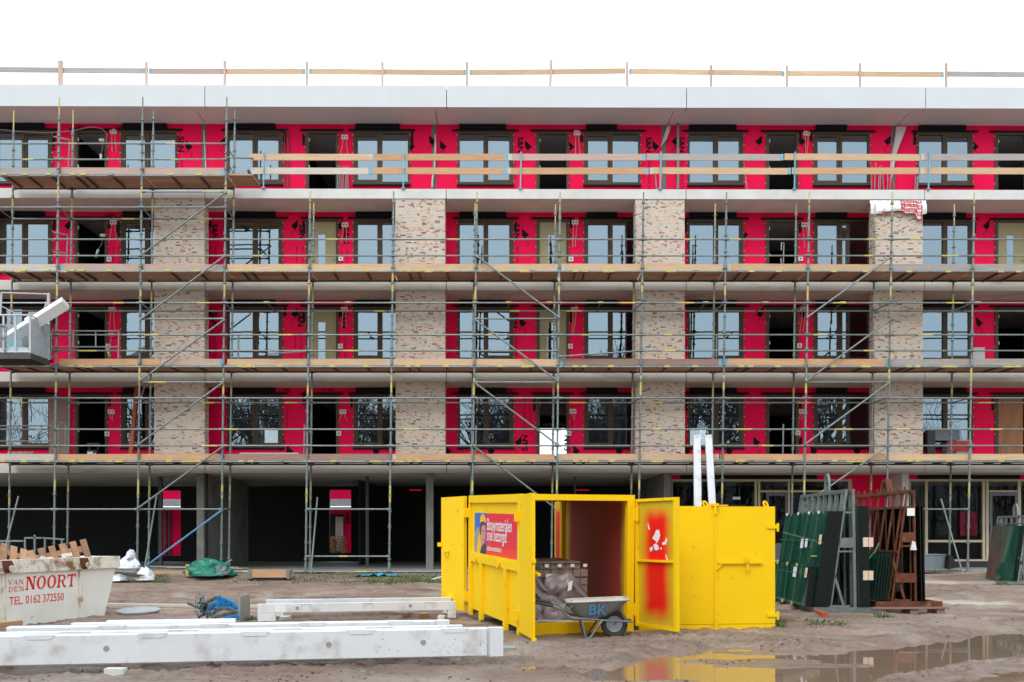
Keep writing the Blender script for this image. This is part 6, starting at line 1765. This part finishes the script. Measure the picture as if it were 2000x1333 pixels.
# ================================================================ GLASS RACKS
mat('spacer_black', (0.005, 0.009, 0.008), rough=.3, spec=.3)
def rack(X0, Yn, Ln, z0, steel, lab, tilt, nbars, lab2, Hr=2.12, peak=False, bw=.05):
    """A-frame rack that runs away from the camera; local x to the right, y away, its middle at x = 0"""
    t = thing('glass_rack', lab, 'glass rack', (X0, Yn, z0), tilt, local=True)
    LeanL = rad(13)
    top = Hr
    mb = MB()
    for y in (0, Ln): mb.box(-.62, .55, y - .04, y + .04, .0, .09)
    for x in (-.62, -.02, .47): mb.box(x, x + .08, .041, Ln - .041, .002, .088)
    mb.build('base_frame', steel, t)
    for y in (0.0, Ln):
        mb = MB()
        mb.bar((-.33, y, .09), (-.05, y, top), .04, bw * .85); mb.bar((.09, y, .09), (.06, y, top), .05, bw)
        mb.bar((-.30, y, .10), (-.0, y - .0, .10), .05, .05); mb.bar((-.19, y, 1.05), (.08, y, 1.05), .03, .03); mb.bar((-.1, y, 1.72), (.07, y, 1.72), .03, .03); mb.bar((-.30, y - .0, .78), (-.10, y, .10), .04, .04)
        mb.bar((-.17, y - .035, 1.2), (.07, y - .035, 1.2), .012, .17)
        mb.build('end_frame', steel, t)
    mb = MB(); mb.bar((-.05, .03, top - .03), (-.05, Ln - .03, top - .03), .06, .06); mb.bar((.06, .03, top - .03), (.06, Ln - .03, top - .03), .06, .06); mb.bar((-.11, .03, 1.72), (-.11, Ln - .03, 1.72), .04, .04); mb.bar((-.22, .03, .95), (-.22, Ln - .03, .95), .04, .04)
    mb.build('rail', steel, t)
    for k in range(nbars):
        y = Ln * (k + .5) / nbars
        MB().bar((-.325, y, .10), (-.055, y, top - .06), bw, bw).build('bar', steel, t)
        MB().bar((.088, y, .10), (.062, y, top - .06), bw * .8, bw * .8).build('bar', steel, t)
    mb = MB()
    if peak:
        for s in (-.16, .16): mb.bar((0, Ln * .42 + s, top - .02), (0, Ln * .42 + s * .4, top + .22), .10, .05)
        mb.bar((0, Ln * .42 - .08, top + .2), (0, Ln * .42 + .08, top + .2), .1, .05)
        for k in range(8): MB().tube((-.05, Ln * k / 8 + .1, top), (-.05, Ln * k / 8 + .1, top + .06), .02, 6).build('pin', steel, t)
    else: mb.path([(0, Ln * .45 - .12, top - .02), (0, Ln * .45 - .11, top + .22), (0, Ln * .45 - .05, top + .32), (0, Ln * .45 + .05, top + .32), (0, Ln * .45 + .11, top + .22), (0, Ln * .45 + .12, top - .02)], .025, 8)
    mb.build('lifting_bracket', steel, t, smooth=not peak)
    return t
LEAN = math.atan2(.27, 2.0)
ORDS = ('outermost', 'second from outside', 'third from outside', 'fourth from outside', 'fifth from outside', 'sixth from outside', 'seventh from outside', 'eighth from outside', 'innermost', 'tenth')
def pane_stack(rk, off, n, gap, y0, y1, zb, h, lab, grp, m='sheet_glass', side=-1, clear=False):
    M = Matrix.Translation(rk.location) @ Matrix.Rotation(rk.rotation_euler.z, 4, 'Z')
    s_, c_ = math.sin(LEAN), math.cos(LEAN)
    for k in range(n):
        d = off + k * gap
        x0 = -.36 - d if side < 0 else .13 + d
        lean = s_ if side < 0 else -.02
        mb = MB(); tk = .022
        a = (x0, y0 + random.uniform(-.01, .01), zb); 
        P = []
        for zz, f in ((0, 0), (h, 1)):
            for xx, yy in ((0, y0), (tk, y0), (tk, y1), (0, y1)):
                P.append((x0 + xx + lean * zz, yy + (.012 * ((k * 7) % 3) if yy == y0 else 0), zb + c_ * zz))
        mb.hexa(P, 0)
        # dark spacer rim of the sealed unit, on the near edge and the top
        e = []
        for zz in (0.004, h - .004):
            for xx, yy in ((.0005, y0 - .004), (gap * .97 if gap < .04 else tk - .002, y0 - .004), (gap * .97 if gap < .04 else tk - .002, y0 + .012 * ((k * 7) % 3) - .0005), (.002, y0 + .012 * ((k * 7) % 3) - .0005)): e.append((x0 + xx + lean * zz, yy, zb + c_ * zz))
        mb.hexa(e, 1)
        o = bpy.data.objects.new('sealed_glass_unit', mb.mesh('sealed_glass_unit', [m, 'spacer_black']))
        o.matrix_world = M; COL.objects.link(o)
        o['label'] = lab % ORDS[n - 1 - k] if '%s' in lab else lab; o['category'] = 'glass unit'; o['group'] = grp
def pane_marks(rk, off, y0, y1, zb, h, straps, cards, side=-1):
    """straps, cork pads and paper cards on the outer face: children of the rack"""
    s_, c_ = math.sin(LEAN), math.cos(LEAN)
    f = lambda y, z: Vector((-.36 - off - .004 + s_ * z, y, zb + c_ * z))
    sm = MB()
    for (ya, za, yb, zb2) in straps: sm.bar(f(ya, za) + Vector((-.006, 0, 0)), f(yb, zb2) + Vector((-.006, 0, 0)), .006, .010, 0, up=(0, .5, 1))
    if straps: sm.build('strap', 'strap_green', rk)
    for (y, z, w, hh, mi) in cards: MB().hexa([f(y, z) + Vector((-.008, 0, 0)), f(y + w, z) + Vector((-.008, 0, 0)), f(y + w, z), f(y, z), f(y, z + hh) + Vector((-.008, 0, 0)), f(y + w, z + hh) + Vector((-.008, 0, 0)), f(y + w, z + hh), f(y, z + hh)]).build('card', ('sticker', 'pad_cork', 'yellow_mark')[mi], rk)

n1 = G(1668, 1204)
r1 = rack(U(1659, 1100, n1.y).x, n1.y, 2.75, gz(n1.x, n1.y), 'galv', 'grey steel rack loaded with dark green glass panes right of the closed container', rad(-1.5), 8, '')
pane_stack(r1, .0, 9, .030, -.02, 2.72, .12, 1.64, 'tall dark green glass unit leaning on the grey rack, %s', 'tall panes on the grey rack')
pane_stack(r1, .29, 4, .032, .06, 2.74, .10, .70, 'low dark green glass unit on the grey rack, %s', 'low panes on the grey rack')
pane_stack(r1, .02, 6, .032, -.05, 2.5, .10, 1.75, 'upright dark glass unit right on the grey rack, %s', 'upright panes on the grey rack', side=1)
pane_marks(r1, .27, 0, 2.7, .12, 1.8, [(.02, 1.12, 2.7, 1.12)] + [(y, .72, y - .2, 1.62) for y in (.55, 1.15, 1.8, 2.4)],
           [(-.01, 1.06, .12, .17, 1), (1.05, .98, .16, .17, 0), (.80, 1.0, .13, .15, 0), (.12, .84, .34, .02, 2)] + [(y, 1.60, .1, .05, 0) for y in (.3, .9, 1.6, 2.4)])
pane_marks(r1, .42, 0, 2.7, .10, .78, [(.10, .56, 2.7, .56)] + [(y, .0, y + .05, .70) for y in (.7, 1.3, 2.0)],
           [(.06, .50, .12, .17, 1), (.72, .48, .2, .18, 0)] + [(y, .67, .12, .06, 2) for y in (.7, 1.35, 2.05)] + [(y, -.02, .12, .06, 2) for y in (.7, 1.35, 2.05)])
for z in (1.13, .56):
    for x in (.33, .24): MB().box(x - .03, x + .05, -.085, -.056, z, z + .16).build('cork_pad', 'pad_cork', r1)
n2 = G(1780, 1203)
r2 = rack(U(1778, 1100, n2.y).x, n2.y, 2.3, gz(n2.x, n2.y) + .13, 'rusty', 'tall rusty steel rack with slanting bars and a few glass panes', rad(2), 7, '', 2.02, True, .028)
for k, (x, w) in enumerate(((-.62, .14), (-.05, .14), (.42, .14))): MB().box(x, x + w, -.1, .25, -.14, -.002).build('timber_foot', 'wood_brown', r2)
MB().box(-.72, .62, -.14, -.05, -.03, .0).build('timber_foot', 'wood_brown', r2)
MB().box(-.28, .06, -.05, -.042, .42, .58).build('rust_plate', 'rusty', r2)
pane_stack(r2, .10, 5, .05, -.02, 1.1, .12, .80, 'short dark green glass unit on the rusty rack, %s', 'short panes on the rusty rack')
pane_stack(r2, .04, 2, .05, -.05, 2.0, .06, 1.70, 'clear tall glass unit on the rusty rack, %s', 'clear panes on the rusty rack', 'sheet_glass_clear', side=1)
pane_marks(r2, .30, 0, 1.1, .12, .8, [], [(.35, .42, .2, .2, 0), (.75, .5, .15, .18, 0), (.25, .0, .12, .08, 2)])
cm = MB(); cm.box(-.08, .05, -.06, -.045, 1.57, 1.70); cm.build('card', 'sticker', r2)
sm = MB(); sm.path([(-.42, .3, 1.1), (-.50, .28, .95), (-.62, .26, .82)], .018, 6); sm.path([(-.42, .9, 1.1), (-.50, .88, .95), (-.62, .86, .82)], .018, 6); sm.build('strap', 'strap_green', r2)
sm = MB(); blob(sm, (.03, -.06, .98), .09, .06, .13, 31, rough=.5, freq=3); sm.build('film_scrap', 'white_plastic', r2, smooth=True)
n3 = U(1993, 1126, 27.0)
r3 = rack(n3.x + .25, 27.0, 1.6, gz(n3.x, 27.0), 'galv', 'grey glass rack cut off by the right edge of the photo', rad(0), 5, '', 1.95)
pane_stack(r3, .02, 3, .05, -.03, 1.5, .12, 1.55, 'pale glass unit on the right edge rack, %s', 'panes on the far right rack')
# grey mortar tub
a, b = U(1800, 1112, 29.0), U(1852, 1083, 29.0)
mb = MB(); prof = [(.80, 0), (.86, .06), (1.0, .42), (1.04, .44), (1.04, .40)]
hx = (b.x - a.x) / 2; cx = (a.x + b.x) / 2; zt = b.z; z0 = a.z
loops = []
for s, z in ((.86, z0), (1.0, zt), (1.05, zt), (1.05, zt - .03), (.97, zt), (.83, z0 + .03)):
    lp = []
    for k in range(20):
        t_ = 2 * math.pi * k / 20; x = math.copysign(abs(math.cos(t_)) ** .5, math.cos(t_)); y = math.copysign(abs(math.sin(t_)) ** .5, math.sin(t_)); lp.append((cx + hx * s * x, 29.3 + .3 * s * y, z))
    loops.append(lp)
vs = sum(loops, []); fs = [(i * 20 + j, i * 20 + (j + 1) % 20, (i + 1) * 20 + (j + 1) % 20, (i + 1) * 20 + j) for i in range(5) for j in range(20)] + [tuple(range(100, 120))]
mb.add(vs, fs); mb.single('mortar_tub', 'tub_grey', 'blue grey plastic mortar tub standing on the concrete edge at right', 'tub', smooth=True)
a = U(1852, 1112, 29.0); mb = MB(); mb.hexa([(a.x + .02, 29.0, a.z), (a.x + .3, 29.0, a.z + .05), (a.x + .3, 29.3, a.z + .05), (a.x + .02, 29.3, a.z), (a.x + .04, 29.0, a.z + .40), (a.x + .12, 29.0, a.z + .42), (a.x + .12, 29.3, a.z + .42), (a.x + .04, 29.3, a.z + .40)]); mb.single('black_bucket', 'black_plastic', 'tipped black plastic bucket beside the mortar tub', 'bucket')

# ================================================================ GRASS, CLODS, STONES
def grass_patch(name, spots, n, h0, h1, seed):
    rnd = random.Random(seed); mb = MB()
    for _ in range(n):
        u0, u1, v0, v1, wt = rnd.choices(spots, [s[4] for s in spots])[0]
        p = G(rnd.uniform(u0, u1), rnd.uniform(v0, v1), .1); z = gz(p.x, p.y)
        p = G(0, 0, 0) if False else p
        cx_ = rnd.gauss(0, .05); h = rnd.uniform(h0, h1); a = rnd.uniform(0, 6.28); w = .012
        b = Vector((p.x + cx_, p.y + rnd.gauss(0, .05), z)); tip = b + Vector((math.cos(a) * h * .5, math.sin(a) * h * .5, h)); s = Vector((-math.sin(a), math.cos(a), 0)) * w
        m_ = b.lerp(tip, .55) + Vector((0, 0, h * .12))
        mb.add([b - s, b + s, m_ + s * .6, tip, m_ - s * .6], [(0, 1, 2, 4), (4, 2, 3)])
    return mb.build(name, 'grass_green', kind='stuff')
grass_patch('grass_tufts', [(570, 880, 1122, 1136, 6), (620, 650, 1121, 1126, 2), (720, 870, 1128, 1138, 5), (290, 330, 1128, 1135, 1), (440, 520, 1130, 1138, .5), (1515, 1530, 1208, 1220, .25), (1580, 1650, 1206, 1222, .5), (1715, 1735, 1195, 1202, .2), (1810, 1880, 1118, 1124, 1), (1940, 2000, 1122, 1135, 2), (475, 495, 1198, 1204, .2)], 9000, .02, .065, 2)
def scatter(name, n, m, seed, smin, smax, region):
    rnd = random.Random(seed); mb = MB()
    base = [Vector(v) for v in ((1, 0, 0), (-1, 0, 0), (0, 1, 0), (0, -1, 0), (0, 0, 1), (0, 0, -1))]
    fc_ = ((0, 2, 4), (2, 1, 4), (1, 3, 4), (3, 0, 4), (2, 0, 5), (1, 2, 5), (3, 1, 5), (0, 3, 5))
    pts = []
    while len(pts) < n:
        y = region[2] + (region[3] - region[2]) * rnd.random() ** 1.6; x = rnd.uniform(region[0], region[1]) * min(1, y / 13)
        pts.append((x, y))
    A = np.array(pts); Z, Wt = ground_height(A[:, 0], A[:, 1])
    for (x, y), z, w in zip(pts, Z, Wt):
        if z < -.03: continue
        if noise.noise(Vector((x * .7, y * 1.6, 3))) + .35 * noise.noise(Vector((x * 2.5, y * 6, 5))) < rnd.uniform(.0, .42): continue
        s = rnd.uniform(smin, smax) * rnd.uniform(.4, 1)
        R = Matrix.Rotation(rnd.uniform(0, 6.28), 3, 'Z')
        mb.add([Vector((x, y, z + s * .15)) + R @ Vector((b.x * s * rnd.uniform(.6, 1.3), b.y * s * rnd.uniform(.6, 1.2), b.z * s * rnd.uniform(.35, .7))) for b in base], fc_)
    return mb.build(name, m, kind='stuff', smooth=False)
mat('clod', (0.12, 0.084, 0.065), (0.085, 0.06, 0.047), scale=9, rough=.95)
mat('pebble', (0.42, 0.38, 0.34), (0.30, 0.26, 0.22), scale=6, rough=.8)
scatter('mud_clods', 16000, 'clod', 4, .007, .030, (-9, 9.5, 7.5, 18))
scatter('gravel', 1800, 'pebble', 5, .006, .02, (-9, 9.5, 7.5, 16))
mb = MB(); mb.path([G(590, 1297, .03), G(660, 1297, .02), G(720, 1301, .02), G(760, 1305, .02), G(800, 1306, .015)], .008, 5); mb.single('green_rope', 'strap_green', 'thin green rope lying in the mud in front of the nearest beam', 'rope', smooth=True)

# ================================================================ BARE TREES BEHIND THE CAMERA, MIRRORED IN THE PANES
def bare_tree(x, y, h, seed, lab):
    rnd = random.Random(seed)
    t = thing('bare_tree', lab, 'tree', (x, y, 0), 0, 'bare trees facing the building')
    tr, br = MB(), MB()
    def grow(p, d, L, r, lev):
        mb = tr if lev == 0 else br
        q = p + d * L; mid_ = p.lerp(q, .5) + Vector((rnd.gauss(0, .04), rnd.gauss(0, .04), 0)) * L
        mb.path([p, mid_, q], [r, r * .85, r * .68], 6 if lev < 2 else 3)
        if lev >= 5 or r < .006: return
        for _ in range((5, 4, 4, 4, 3)[lev]):
            nd = (d + Vector((rnd.gauss(0, .45), rnd.gauss(0, .45), rnd.gauss(.12, .25)))).normalized()
            grow(p.lerp(q, rnd.uniform(.65, 1)), nd, L * rnd.uniform(.62, .85), r * rnd.uniform(.5, .68), lev + 1)
    grow(Vector((x, y, -.1)), Vector((rnd.gauss(0, .05), 0, 1)).normalized(), h * .27, h * .018, 0)
    tr.build('trunk', 'bark', t, smooth=True); br.build('crown', 'bark', t)
for k, (x, y, h) in enumerate(((-19, -17, 19), (-13, -22, 20), (-8, -17, 18), (-3, -23, 19), (2, -18, 17), (6, -23, 18), (10, -17, 20), (14, -22, 20), (17, -15, 20), (21, -21, 21), (-25, -21, 20), (26, -17, 20), (-16, -28, 20), (4, -29, 19), (12, -29, 20), (-29, -16, 20))):
    bare_tree(x, y, h, k + 40, 'bare leafless tree facing the building, mirrored in the window panes')

def twig_belt():
    """far belt of bare trees across the field behind the camera, seen only as a mirrored mass"""
    rnd = random.Random(77); mb = MB()
    for _ in range(9000):
        x = rnd.uniform(-75, 75); top = 13 + 3.5 * math.sin(x * .31) + 2 * math.sin(x * .83 + 1)
        z = top * rnd.random() ** .8; y = -42 + rnd.uniform(-5, 5)
        L = rnd.uniform(.8, 2.4); a = rnd.gauss(0, .6); w = rnd.uniform(.03, .10) * (1.3 - z / 18)
        d = Vector((math.sin(a) * L, rnd.uniform(-.3, .3), math.cos(a) * L)); s = Vector((math.cos(a), 0, -math.sin(a))) * w
        p = Vector((x, y, z))
        mb.add([p - s, p + s, p + d], [(0, 1, 2)])
    for k in range(60):
        x = -75 + k * 2.5 + rnd.uniform(-1, 1); mb.tube((x, -42, -.1), (x + rnd.uniform(-.5, .5), -42, 11), .22, 5, r2=.08)
    mb.build('far_treeline', 'bark', kind='stuff')
twig_belt()
